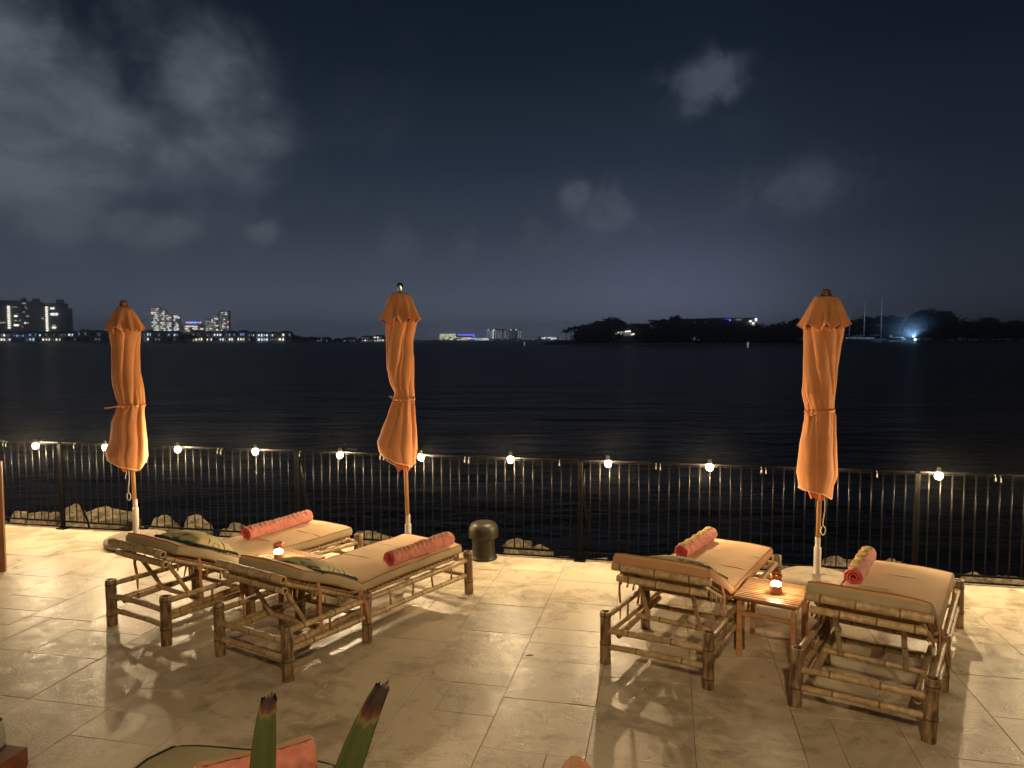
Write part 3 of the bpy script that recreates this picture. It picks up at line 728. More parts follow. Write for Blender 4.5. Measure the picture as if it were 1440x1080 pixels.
LOUNGE = {
 1: ('bamboo lounger with peach mattress, leftmost of the four, under the left umbrella', (-3.043, 5.89), -32.2, (.01, .700), 'olive', .86),
 2: ('bamboo lounger with olive sided mattress below the middle umbrella, bollard at its foot', (-1.905, 5.29), -33.0, (.00, .700), 'olive', .79),
 3: ('bamboo lounger with tan sided mattress left of the table with a bright copper lamp', (1.021, 5.16), -31.5, (.08, .700), 'tan', 1.03),
 4: ('bamboo lounger nearest the camera, rightmost, under the right umbrella', (2.184, 4.50), -34.5, (.09, .700), 'olive', 1.03)}
LO = {}
for k, (lab, loc, ang, back, sm, fe) in LOUNGE.items():
    LO[k] = lounger('bamboo_sun_lounger', lab, loc, ang, k, back, sm, fend=fe)
def to_world(k, p):
    lab, loc, ang, back, sm, fe = LOUNGE[k]
    return Matrix.Translation((*loc, 0)) @ Matrix.Rotation(R(ang), 4, 'Z') @ Vector(p)

# ------------------------------------------------------------------ throw pillows
def pillow(k, label, x, f, sx, sy, rot, lift=.0, puff=.098):
    P = LO[k][1]; lab, loc, ang, back, sm, fe = LOUNGE[k]
    t = empty('throw_pillow'); tag(t, label, 'pillow', 'fringed throw pillows on the loungers')
    c = P(f, .108 + lift); tilt = math.atan2(back[1] - .372, .76 - back[0])
    M4 = Matrix.Translation(to_world(k, (x, c.y, c.z))) @ Matrix.Rotation(R(ang), 4, 'Z') @ Matrix.Rotation(-tilt, 4, 'X') @ Matrix.Rotation(R(rot), 4, 'Z')
    t.matrix_world = M4
    n = 26; mb = MB()
    def surf(sgn):
        vs = []
        for j in range(n + 1):
            for i in range(n + 1):
                a, b_ = i / n * 2 - 1, j / n * 2 - 1
                pin = 1 - .07 * (1 - abs(a) ** 2) * abs(b_) ** 3; pin2 = 1 - .07 * (1 - abs(b_) ** 2) * abs(a) ** 3
                hgt = ((1 - a * a) * (1 - b_ * b_)) ** .42
                z = sgn * hgt * (puff if sgn > 0 else .026) + .006 * ns((a, b_, sgn), 3, k) * (hgt if sgn < 0 else hgt) + .012 * ns((a * .7, b_ * .7, 0), 2, k + 3)
                vs.append((a * sx / 2 * pin2, b_ * sy / 2 * pin, z))
        fs = []
        for j in range(n):
            for i in range(n):
                q = (j * (n + 1) + i, j * (n + 1) + i + 1, (j + 1) * (n + 1) + i + 1, (j + 1) * (n + 1) + i); fs.append(q if sgn > 0 else q[::-1])
        return vs, fs
    v, f_ = surf(1); mb.add(v, f_, 0); v2, f2 = surf(-1); mb.add(v2, f2, 1)
    mb.build('cover', [M['pillow'], M['pillow_back']], t)
    # fringe: many short tufts round the rim
    mb = MB(); rr = random.Random(k); rim = []
    N1 = n + 1
    order = [i for i in range(n)] + [n + j * N1 for j in range(n)] + [n * N1 + n - i for i in range(n)] + [(n - j) * N1 for j in range(n)]
    rim = [Vector(v[i]) for i in order]
    mb.tube(rim + [rim[0]], .0075, 6, cap=False)
    for i, p in enumerate(rim):
        q = rim[(i + 1) % len(rim)]
        for m_ in range(5):
            o = p.lerp(q, m_ / 5); d = Vector((o.x / sx, o.y / sy, 0)); 
            d = Vector((0, math.copysign(1, d.y), 0)) if abs(d.y) > abs(d.x) else Vector((math.copysign(1, d.x), 0, 0))
            d = (d + Vector((rr.uniform(-.35, .35), rr.uniform(-.35, .35), rr.uniform(-.45, .12)))).normalized()
            mb.tube([o, o + d * .020, o + d * .036 + Vector((0, 0, -.006))], [.0055, .006, .0040], 4)
    mb.build('fringe', M['fringe'], t)
    return t
pillow(1, 'cream patterned throw pillow with teal fringe, plumpest one, on leftmost lounger', .08, .42, .48, .44, 4, .034, .10)
pillow(2, 'dark green patterned throw pillow with teal fringe beside the left table lamp', .08, .36, .48, .42, 3, .018, .072)
pillow(3, 'throw pillow with dark fringe leaning on the tan sided lounger', .07, .62, .48, .42, -3, .02, .072)
pillow(4, 'throw pillow mostly hidden behind the backrest of the nearest lounger', .02, .62, .46, .40, 2, .012, .060)

# ------------------------------------------------------------------ rolled towels
def towel(label, pos, ang, length, rad, seed, style, group='rolled pink towels'):
    t = empty('rolled_towel', pos, ang); tag(t, label, 'towel', group)
    turns = 3.2; ntu = 150; nl = 110; th = .0120
    def rad_at(f): return lerp(.012, 1.0, f ** .8) * 1.0
    mb = MB(); rr = random.Random(seed)
    a_end = R(200)
    ysh = lambda f: .018 * ns((f * 4, seed, 0), 1.0, seed) * (1 - f)
    def pt(f, g, off):
        a = a_end - turns * 2 * math.pi * (1 - f)
        rr_ = .010 + (rad - .010) * (f ** .85) + off
        y = (g - .5) * length * (1 - .02 * (1 - f)) + ysh(f) * (2 * g - 1) + .006 * ns((a * .5, g, seed), 2, 3)
        flat = 1.0
        x, z = rr_ * math.cos(a), rr_ * math.sin(a)
        if off > -.001 and f > 1 - 1.05 / turns:            # the outside turn carries the creases
            up = max(0, math.sin(a - (0 if style else .25)))
            cre = (.0035 if style else .0062) * math.sin(g * length * (95 if style else 118) + 2.2 * ns((g * 5, a, seed), 1, 1)) * up ** 1.2
            cre += .008 * ns((math.cos(a) * 1.2, math.sin(a) * 1.2, g * 9), 1, seed) + .005 * ns((math.cos(a) * 3, math.sin(a) * 3, g * 26), 1, seed + 1)
            k = 1 + cre / rr_
            if abs(g - .5) > .47: k *= 1 - .045 * (abs(g - .5) - .47) / .03
            x *= k; z *= k
        z += rad * .06 * math.sin(g * math.pi * 2 + seed) * .6
        z = z if z > -rad * .86 else -rad * .86 + (z + rad * .86) * .25
        return Vector((x, y, z + rad * .88))
    for sg, off in ((1, 0.0), (-1, -th)):
        vs = [pt(i / ntu, j / nl, off) for i in range(ntu + 1) for j in range(nl + 1)]
        fs = []; mi = []
        for i in range(ntu):
            for j in range(nl):
                q = (i * (nl + 1) + j, i * (nl + 1) + j + 1, (i + 1) * (nl + 1) + j + 1, (i + 1) * (nl + 1) + j)
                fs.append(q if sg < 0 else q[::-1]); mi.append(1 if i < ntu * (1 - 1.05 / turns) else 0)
        mb.add(vs, fs, mi)
    for g in (0, 1):                                     # close the rolled edge
        vs = []; fs = []; mi = []
        for i in range(ntu + 1): vs += [pt(i / ntu, g, 0), pt(i / ntu, g, -th)]
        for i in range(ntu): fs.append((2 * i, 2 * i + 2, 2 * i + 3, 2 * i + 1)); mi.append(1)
        mb.add(vs, fs, mi)
    mb.build('roll', [M['towel'], M['towel_core']], t)
    # raised yellow woven motif along the top
    if style == 3:
        mb = MB(); vs = []; fs = []
        for i in range(41):
            for k in range(5):
                a = R(lerp(78, 112, k / 4)); g = lerp(.02, .98, i / 40); rr_ = rad + .004 + .008 * ns((math.cos(a) * 1.2, math.sin(a) * 1.2, g * 9), 1, seed)
                vs.append((rr_ * math.cos(a), (g - .5) * length, rr_ * math.sin(a) + rad * .88 + rad * .06 * math.sin(g * math.pi * 2 + seed) * .6))
        fs = [(i * 5 + k, i * 5 + k + 1, (i + 1) * 5 + k + 1, (i + 1) * 5 + k) for i in range(40) for k in range(4)]
        mb.add(vs, fs); mb.build('woven_band', M['tan'], t); return t
    mb = MB(); n = 9 if style else 13
    for k in range(n):
        y = lerp(-.43, .43, k / (n - 1)) * length
        if style:
            a0 = 92 if style == 1 else 98
            segs = [((-26, -.018), (24, .012)), ((24, .012), (-24, .024))] if k % 2 else [((-26, .014), (26, -.012)), ((0, -.018), (6, .02)), ((26, -.012), (30, .016))]
            w = .0085
        else:
            a0 = 66; segs = [((-10, -.010), (16, .010))]; w = .007
            if k % 3 == 1: segs = [((-4, .006), (18, -.012))]
        for (p, q) in segs:
            pts = []
            for m_ in range(6):
                f = m_ / 5; a = R(a0 + lerp(p[0], q[0], f)); yy = y + lerp(p[1], q[1], f)
                g = yy / length + .5
                rr_ = rad + .0005 + .006 * ns((math.cos(a) * 1.2, math.sin(a) * 1.2, g * 9), 1, seed)
                pts.append(Vector((rr_ * math.cos(a), yy, rr_ * math.sin(a) + rad * .88 + rad * .06 * math.sin(g * math.pi * 2 + seed) * .6)))
            mb.tube(pts, [w * .6, w, w, w, w, w * .6], 6)
    mb.build('woven_motif', M['towel_band'], t)
    return t
def towel_on(k, label, x, y0, y1, rot, seed, style, rad=.070):
    p = to_world(k, (x, (y0 + y1) / 2, .487)); a = R(LOUNGE[k][2] + rot)
    return towel(label, p, a, y1 - y0, rad, seed, style)
towel_on(1, 'long pink towel roll on the leftmost lounger, left of the lamp', -.14, 1.15, 1.98, 3.0, 1, 0)
towel_on(2, 'long pink towel roll lying on the lounger beside the bollard', .29, 1.17, 1.98, -1.0, 2, 0)
towel_on(3, 'coral towel roll with yellow motif on the tan sided lounger', -.205, 1.22, 1.99, -3.0, 3, 1)
towel_on(4, 'coral towel roll with yellow motif right of the right umbrella pole', -.265, 1.20, 1.98, 1.0, 4, 2, .074)

# ------------------------------------------------------------------ side tables with lamps
def side_table(label, pos, ang):
    t = empty('side_table', pos, R(ang)); tag(t, label, 'side table', 'slatted side tables between loungers')
    W, D, H = .47, .52, .475
    mb = MB()
    n = 13
    for k in range(n):
        y = lerp(-D / 2 + .018, D / 2 - .018, k / (n - 1)); mb.cur = rnd.random()
        mb.bbox((0, y, H - .009), (W - .004, .030, .018), .003)
    mb.build('slat_top', M['table_wood'], t, auto=30)
    for y in (-D / 2 + .06, D / 2 - .06):
        mb = MB(); mb.bbox((0, y, H - .034), (W - .05, .028, .030), .003); mb.build('batten', M['table_wood'], t, auto=30)
    for sx in (-1, 1):
        for sy in (-1, 1):
            mb = MB(); mb.bbox((sx * (W / 2 - .04), sy * (D / 2 - .05), (H - .05) / 2), (.036, .036, H - .05), .004); mb.cur = rnd.random(); mb.build('leg', M['table_wood'], t, auto=30)
        mb = MB(); mb.bbox((sx * (W / 2 - .04), 0, H - .065), (.030, D - .14, .026), .003); mb.build('stretcher', M['table_wood'], t, auto=30)
    for sy in (-1, 1):
        mb = MB(); mb.bbox((0, sy * (D / 2 - .05), .335), (W - .115, .026, .030), .003); mb.build('stretcher', M['table_wood'], t, auto=30)
    return t
p = to_world(3, (.625, .850, 0)); side_table('slatted wooden side table with a lamp between the two right loungers', p, -31.5)
p2 = to_world(2, (-.66, .86, 0)); side_table('slatted wooden side table mostly hidden between the two left loungers', p2, -32.5)
def table_lamp(label, pos, dome=1.0):
    t = empty('table_lamp', pos); tag(t, label, 'lamp', 'copper table lamps')
    mb = MB(); mb.lathe([(.001, 0), (.040, 0), (.0425, .004), (.0415, .012), (.0415, .060), (.039, .064), (.001, .064)], 36); mb.build('lamp_base', M['copper'], t, auto=40)
    mb = MB(); mb.lathe([(.036, .0645), (.037, .070), (.030, .084), (.018, .092), (.012, .096), (.012, .102), (.022, .106), (.030, .1075)], 28); mb.build('glowing_globe', M['candle_glow'], t)
    mb = MB(); mb.lathe([(.034, .1085), (.046, .110), (.0475, .113), (.0475, .118), (.0455, .120), (.0455, .148), (.044, .151), (.040, .150), (.038, .140), (.001, .139)], 36); mb.build('lamp_cap', M['copper'], t, auto=40)
    return t
table_lamp('small copper table lamp glowing on the right slatted table', at_z(1091, 834, .476))
table_lamp('small copper table lamp glowing on the left table behind a green pillow', at_z(392, 787, .476))

# ------------------------------------------------------------------ closed umbrellas
def umbrella(label, Y, pole_u, pole_top, body, cap, hem_z, tie_v, seed, finial, tube_v, twist, cord_side, cords=1):
    s = Y / FPX
    def X(u, v): return at_y(u, v, Y).x
    def Z(v): return at_y(720, v, Y).z
    xb = X(pole_u, 750); t = empty('market_umbrella', (xb, Y, 0)); tag(t, label, 'umbrella', 'closed orange umbrellas')
    zt = Z(pole_top[1]); xt = X(pole_top[0], pole_top[1]) - xb
    ln = lambda z: xt * z / zt
    # silhouette tables in metres, local to the pole foot
    cen = sorted((Z(v), (X(l, v) + X(r, v)) / 2 - xb) for v, l, r in body); hwt = sorted((Z(v), (X(r, v) - X(l, v)) / 2) for v, l, r in body)
    ztop = max(z for z, _ in cen); ztie = Z(tie_v)
    rr = random.Random(seed)
    NA, NZ = 168, 130
    up_f = [(2 * math.pi * (k + rr.uniform(-.32, .32)) / 8, twist * rr.uniform(.55, 1.35), rr.uniform(.13, .34), rr.uniform(.16, .30), rr.uniform(-.3, .5)) for k in range(8)]
    dn_f = [(2 * math.pi * (k + rr.uniform(-.35, .35)) / 9, rr.uniform(-.5, .5), rr.uniform(.10, .30), rr.uniform(.14, .28), rr.uniform(0, .4)) for k in range(9)]
    def wrapd(a): return (a + math.pi) % (2 * math.pi) - math.pi
    def fold(th, z):
        dz = z - ztie; r_ = 0.0
        bl = min(1, max(0, dz / .10 + .5))
        if bl > 0:
            H_ = ztop - ztie
            for a, sl, dp, w, z0 in up_f:
                q = wrapd(th - a - sl * dz); env = min(1, max(.25, (H_ * (1.1 - z0) - dz) / .4 + .6))
                r_ += bl * dp * env * math.exp(-abs(q) / w * (1 if q * sl > 0 else 2.6)) 
        if bl < 1:
            for a, sl, dp, w, z0 in dn_f:
                q = wrapd(th - a - sl * dz); env = min(1, max(.2, 1 - (-dz - .35) / (.35 + z0)))
                r_ += (1 - bl) * dp * env * math.exp(-abs(q) / w * (2.4 if q > 0 else 1))
        return min(r_, .5)
    def ztie_amp(z): return 1 + .25 * math.exp(-((z - ztie) / .16) ** 2)
    mb = MB(); rows = []
    zb = lambda th: interp((th % (2 * math.pi)) / (2 * math.pi), hem_z)
    for k in range(NZ + 1):
        row = []
        for j in range(NA):
            th = 2 * math.pi * j / NA
            z = lerp(zb(th), ztop, k / NZ)
            hw = interp(z, hwt); cx = interp(z, cen)
            f = 1 - fold(th, z) * ztie_amp(z) * min(1, (ztop - z) / .25 + .25)
            f += .035 * ns((math.cos(th) * 1.6, math.sin(th) * 1.6, z * .9), 1.0, seed)
            # wrinkles fanning out of the tie
            dzt = z - ztie
            f += .030 * math.exp(-(dzt / .22) ** 2) * math.sin(th * 14 + 2 * ns((th * 2, 0, 0), 1, seed)) * min(1, abs(dzt) / .05)
            dep = hw * .82
            x = cx + hw * f * math.cos(th); y = dep * f * math.sin(th) + .02
            row.append(Vector((x, y, z)))
        # keep the traced width
        zr = [p.z for p in row]
        rows.append(row)
    for row in rows:
        zc = sum(p.z for p in row) / NA; hw = interp(zc, hwt); cx = interp(zc, cen)
        lo, hi = min(p.x for p in row), max(p.x for p in row)
        for p in row: p.x = cx - hw + (p.x - lo) / (hi - lo) * 2 * hw
    mb.rings(rows, cap0=False, cap1=True)
    inner = [[Vector((lerp(interp(p.z, cen), p.x, .93), p.y * .93, p.z + .002)) for p in row] for row in rows[:40]]
    mb.rings([r_[::-1] for r_ in inner], cap0=False, cap1=False, mi=1)
    mb.rings([rows[0][::-1], inner[0][::-1]], cap0=False, cap1=False, mi=1)
    cv = mb.build('canopy', [M['canvas'], M['lining']], t)
    mb = MB(); mb.tube(rows[0] + [rows[0][0]], .0055, 6, cap=False); mb.build('hem', M['hem'], cv)
    # folded inner flap hanging out below the hem
    mb = MB(); fl_ = []
    zl = min(p.z for p in rows[0]); cxb = interp(zl, cen); hwb = interp(zl, hwt)
    for k in range(14):
        f = k / 13; row = []
        for j in range(80):
            th = 2 * math.pi * j / 80
            q = hwb * lerp(.62, .40, f) * (1 + .22 * math.sin(5 * th + seed) * (1 - f * .3) + .1 * math.sin(11 * th))
            z = lerp(zl + .12, zl - .008 - .014 * math.sin(3 * th + seed * 2), 1 - (1 - f) ** 1)
            row.append(Vector((lerp(cxb, ln(z), .35 + .3 * f) + q * math.cos(th), q * .8 * math.sin(th), z)))
        fl_.append(row)
    mb.rings(fl_, cap0=False, cap1=False); mb.build('inner_flap', M['lining'], cv)
    # tie strap
    mb = MB(); hw = interp(ztie, hwt); cx = interp(ztie, cen); k0 = min(range(NZ + 1), key=lambda k: abs(rows[k][NA * 3 // 4].z - ztie))
    loop = [Vector((cx + (p.x - cx) * 1.03, p.y * 1.04 - .002, ztie + .012 * math.cos(2 * math.pi * j / NA + .4))) for j, p in enumerate(rows[k0])]
    rs = []
    for p in loop + [loop[0]]:
        o = Vector((p.x - cx, p.y, 0)).normalized(); rs.append([p + Vector((0, 0, .011)), p + o * .004 + Vector((0, 0, .011)), p + o * .004 - Vector((0, 0, .011)), p - Vector((0, 0, .011))])
    mb.rings(rs, cap0=False, cap1=False)
    e = {1: (-.06, -.01), 2: (-.03, .05), 3: (-.01, -.03)}[seed]
    q = Vector((cx + hw * {1: -.35, 2: -.45, 3: -.9}[seed], -hw * .80, ztie)); tail = [q, q + Vector((e[0] * .7, -.03, .008)), q + Vector((e[0] * 1.8, -.03, e[1] * .5)), q + Vector((e[0] * 3, -.02, e[1]))]
    mb.tube(tail, [.012, .009, .010, .008], 6); mb.tube([q + Vector((-.02, -.01, .01)), q + Vector((.0, -.02, .014)), q + Vector((.022, -.012, .0)), q + Vector((.012, -.014, -.02))], .010, 6)
    mb.build('tie_strap', M['canvas'], cv)
    # vent cap on top: flared skirt with wavy edge
    (v0, l0, r0), (v1, l1, r1) = cap
    zc0, zc1 = Z(v0), Z(v1); rc0 = (X(r0, v0) - X(l0, v0)) / 2; rc1 = (X(r1, v1) - X(l1, v1)) / 2; c0 = (X(l0, v0) + X(r0, v0)) / 2 - xb; c1 = (X(l1, v1) + X(r1, v1)) / 2 - xb
    mb = MB(); rws = []
    for k in range(31):
        f = k / 30; row = []
        for j in range(NA):
            th = 2 * math.pi * j / NA; n = 8
            wv = math.cos(n * (th + .2 * math.sin(2 * th + seed)) + seed)
            pr = (f ** .62) * .86 + f ** 2.5 * .14
            rd = lerp(rc0, rc1, pr) * (1 + .24 * f ** 1.3 * wv + .02 * math.sin(3 * th + seed))
            z = lerp(zc0, zc1, f) + f ** 3 * .034 * wv - .05 * f * abs(math.sin(th * .5 + .3)) * .3
            row.append(Vector((lerp(c0, c1, f) + rd * math.cos(th), .02 + rd * .9 * math.sin(th), z)))
        lo, hi = min(p.x for p in row), max(p.x for p in row); w_ = lerp(rc0, rc1, (f ** .62) * .86 + f ** 2.5 * .14); cc = lerp(c0, c1, f)
        for p in row: p.x = cc - w_ + (p.x - lo) / (hi - lo) * 2 * w_
        rws.append(row)
    mb.rings(rws, cap0=True, cap1=False)
    mb.rings([[Vector((lerp(lerp(c0, c1, 1), p.x, .94), p.y * .94, p.z + .004)) for p in r_][::-1] for r_ in rws[6:]], cap0=False, cap1=False, mi=1)
    vc = mb.build('vent_cap', [M['canvas'], M['lining']], cv)
    mb = MB(); mb.tube([p + Vector((0, 0, -.001)) for p in rws[-1]] + [rws[-1][0]], .0035, 5, cap=False); mb.build('cap_hem', M['canvas'], cv)
    # finial
    fz = zt; hz = zc0 - .01
    mb = MB()
    if finial == 'silver':
        mb.lathe([(.022, hz), (.026, hz + .012), (.014, hz + .022), (.026, hz + .045), (.036, hz + .075), (.034, hz + .10), (.020, fz - .008), (.002, fz)], 24, (c0, .02, 0)); mb.build('finial', M['silver'], t)
    else:
        mb.lathe([(.046, hz), (.048, hz + .03), (.040, hz + .045), (.042, fz - .02), (.03, fz - .006), (.002, fz)], 20, (c0, .02, 0)); mb.build('finial', M['finial_wood'], t)
    # pole: wood above, white metal socket below
    ztube = Z(tube_v)
    mb = MB(); mb.tube([(ln(z), 0, z) for z in (ztube + .05, 1.2, zc0 - .02)], .0215, 16); mb.build('pole', M['pole_wood'], t)
    mb = MB(); mb.lathe([(.024, ztube + .10), (.0245, ztube + .095), (.0245, ztube + .005), (.033, ztube), (.034, ztube - .01), (.034, .06)][::-1], 24, (ln(.3), 0, 0)); so = mb.build('pole_socket', M['white_metal'], t, auto=40)
    mb = MB(); mb.tube([(.03, 0, .20), (.058, 0, .20)], .006, 8); mb.lathe([(.001, .0), (.016, .002), (.018, .012), (.01, .02), (.001, .021)], 14, (.066, 0, .19)); mb.build('clamp_knob', M['dark_rubber'], so)
    mb = MB(); mb.lathe([(.001, .012), (.33, .012), (.345, .022), (.352, .05), (.345, .075), (.32, .092), (.26, .102), (.10, .112), (.045, .116), (.001, .116)], 56)
    bs = mb.build('base', M['base_stone'], t)
    mb = MB(); mb.lathe([(.001, .001), (.335, .001), (.342, .006), (.335, .0115), (.001, .0115)], 48); mb.build('rubber_foot', M['dark_rubber'], bs)
    # pull cords
    for c in range(cords):
        zz = zl + .05; xo = cord_side * (.035 + .03 * c)
        ln_ = .36 if c == 0 else .14
        x0 = ln(zz) + xo
        mb = MB()
        pts = [(x0, -.03, zz)] + [(x0 + .008 * math.sin(k) - cord_side * 0, -.03, zz - .05 - ln_ * .75 * k / 5) for k in range(6)]
        zl2 = zz - .05 - ln_ * .75
        if c == 0: pts += [(x0 + .022 * math.sin(a) - .004, -.03, zl2 - .045 + .045 * math.cos(a)) for a in [2 * math.pi * k / 12 for k in range(1, 12)]]
        mb.tube(pts, .0048, 6); mb.build('pull_cord', M['cord'], t)
    return t
def hz(Y, pts): return [(a, at_y(720, v, Y).z) for a, v in pts]
# theta: 0 = right, .25 = back, .5 = left, .75 = front
umbrella('closed orange umbrella with a short dark wooden top, left of the other two', 8.55, 192.5, (173, 422),
    [(432, 163, 182), (450, 156, 191), (467, 153, 195), (492, 156.5, 194), (520, 158, 196), (542, 160, 199), (560, 164, 200), (571, 167, 201), (580, 165, 201), (600, 158, 203), (620, 156, 205), (640, 150, 205.5), (660, 153, 201)],
    [(431, 166, 180), (464, 149, 200)], hz(8.55, [(0, 650), (.1, 652), (.25, 656), (.5, 641), (.62, 646), (.78, 655), (.92, 660), (1, 650)]), 571, 1, 'wood', 714, .9, -1, 2)
umbrella('closed orange umbrella with a shiny silver finial, middle of the three', 7.85, 575, (561, 397),
    [(413, 549, 575), (430, 545, 580), (452, 542, 586), (480, 542, 581), (522, 543, 582), (542, 548, 582), (560, 555, 583), (580, 549, 584.5), (605, 540, 586), (630, 531, 586.5), (645, 533, 585), (660, 545, 582)],
    [(412, 551, 573), (451, 536, 591)], hz(7.85, [(0, 650), (.2, 660), (.35, 658), (.5, 637), (.62, 641), (.78, 650), (.92, 656), (1, 650)]), 562, 2, 'silver', 737, 1.5, -1, 0)
umbrella('closed orange umbrella with a wooden top, rightmost of the three', 7.10, 1150, (1162, 406),
    [(417, 1147, 1176), (440, 1137, 1184), (462, 1132, 1186), (492, 1131, 1181), (520, 1129, 1177.5), (555, 1131, 1176), (577, 1135, 1175), (588, 1132, 1175), (605, 1129, 1175), (630, 1124.5, 1176), (667, 1121, 1177), (690, 1124, 1172)],
    [(417, 1149, 1177), (459, 1127.5, 1190.5)], hz(7.10, [(0, 680), (.12, 690), (.3, 694), (.5, 684), (.62, 688), (.75, 691), (.9, 700), (1, 680)]), 578, 3, 'wood', 770, -1.2, 1, 1)

# ------------------------------------------------------------------ bollard
t = empty('mushroom_bollard', at_z(680, 785)); tag(t, 'dark bronze bollard with a domed mushroom top', 'bollard')
mb = MB(); mb.lathe([(.001, .0), (.146, .0), (.150, .006), (.150, .016), (.141, .026), (.133, .034), (.128, .05), (.124, .12), (.122, .23), (.10, .235), (.001, .235)], 48); mb.build('stem', M['bronze'], t, auto=50)
mb = MB(); mb.lathe([(.1225, .232), (.150, .234), (.160, .240), (.163, .250), (.163, .300), (.160, .335), (.150, .365), (.132, .388), (.105, .404), (.07, .413), (.03, .417), (.001, .418)], 48); mb.build('dome_cap', M['bronze'], t)

# ------------------------------------------------------------------ wooden framed board at the left edge
c = at_z(9, 803); t = empty('framed_board', c, R(20)); tag(t, 'tall board in an orange brown wooden frame at the left edge', 'board')
W, H = 1.0, 1.15
for nm, ct, d in (('frame_upright', (-.03, 0, H / 2), (.06, .05, H)), ('frame_upright', (-W + .03, 0, H / 2), (.06, .05, H)), ('frame_rail', (-W / 2, 0, H - .03), (W - .122, .05, .06)), ('frame_rail', (-W / 2, 0, .05), (W - .122, .05, .06))):
    mb = MB(); mb.bbox(ct, d, .005); mb.build(nm, M['frame_wood'], t, auto=30)
mb = MB(); mb.bbox((-W / 2, .004, H / 2 + .01), (W - .124, .022, H - .144), .003); mb.build('panel', M['panel_dark'], t, auto=30)
mb = MB(); mb.bbox((-.0675, -.006, H / 2 + .01), (.013, .022, H - .146), .003); mb.build('inner_trim', M['hem'], t, auto=30)

# ------------------------------------------------------------------ daybeds in the foreground
def daybed(label, corner, w, l, cush, ang=-11.0, mg=.14, rc=.10, grp='cushioned daybeds in the foreground'):
    t = empty('daybed', corner, R(ang)); tag(t, label, 'daybed', grp)       # origin: far left corner, extends -y and +x
    mb = MB(); mb.bbox((w / 2, -l / 2, .20), (w + mg, l + mg, .10), .006); mb.build('wooden_frame', M['daybed_wood'], t, auto=30)
    mb = MB(); 
    for sx in (0, 1):
        for sy in (0, 1):
            m2 = MB(); m2.bbox((sx * w, -sy * l, .075), (.09, .09, .148), .005); m2.build('leg', M['daybed_wood'], t, auto=30)
    mb = MB(); S = [(lerp(-l + .03, -.03, k / 14), .352 + .012 * math.sin(math.pi * k / 14), 0, .175) for k in range(15)]
    def hwf(y): 
        d = min(-y, y + l); return w / 2 - rc * max(0, 1 - max(d, 0) / .10) ** 2
    rg = box_loft(mb, S, w / 2, corner=.045, crown=.02, wav=.008, hwf=hwf, seed=3)
    c_ = mb.build('cushion', [M[cush]] * 3, t); c_.location.x = w / 2
    pb = MB(); edge_loop(rg, 2, 14, .009, pb); edge_loop(rg, 33, 20, .009, pb); pb.build('piping', M['dark_piping'], c_)
    return t
daybed('olive weave daybed with dark piping and a towel roll, bottom left of centre', (-1.70, 3.50, 0), .98, 1.75, 'cushion_weave')
daybed('daybed at the bottom edge of which only one dark piped corner shows', (-.585, 3.275, 0), .98, 1.65, 'cushion_weave')
daybed('grey cushioned daybed with reddish brown wooden frame in the bottom left corner', tuple(at_z(40, 1050, .25).xy - (Vector((math.cos(R(-11)), math.sin(R(-11)))) * 1.01 + Vector((math.sin(R(11)), math.cos(R(11)))) * .05)) + (0,), .96, 1.9, 'cushion_grey', mg=.10, rc=.025)
towel('pink towel roll on the olive daybed behind the strap leaves', (-1.12, 3.13, .452), R(-62), .50, .078, 7, 3)
towel('pink towel roll barely showing at the bottom edge', (.245, 2.87, .452), R(-10), .46, .078, 8, 3)

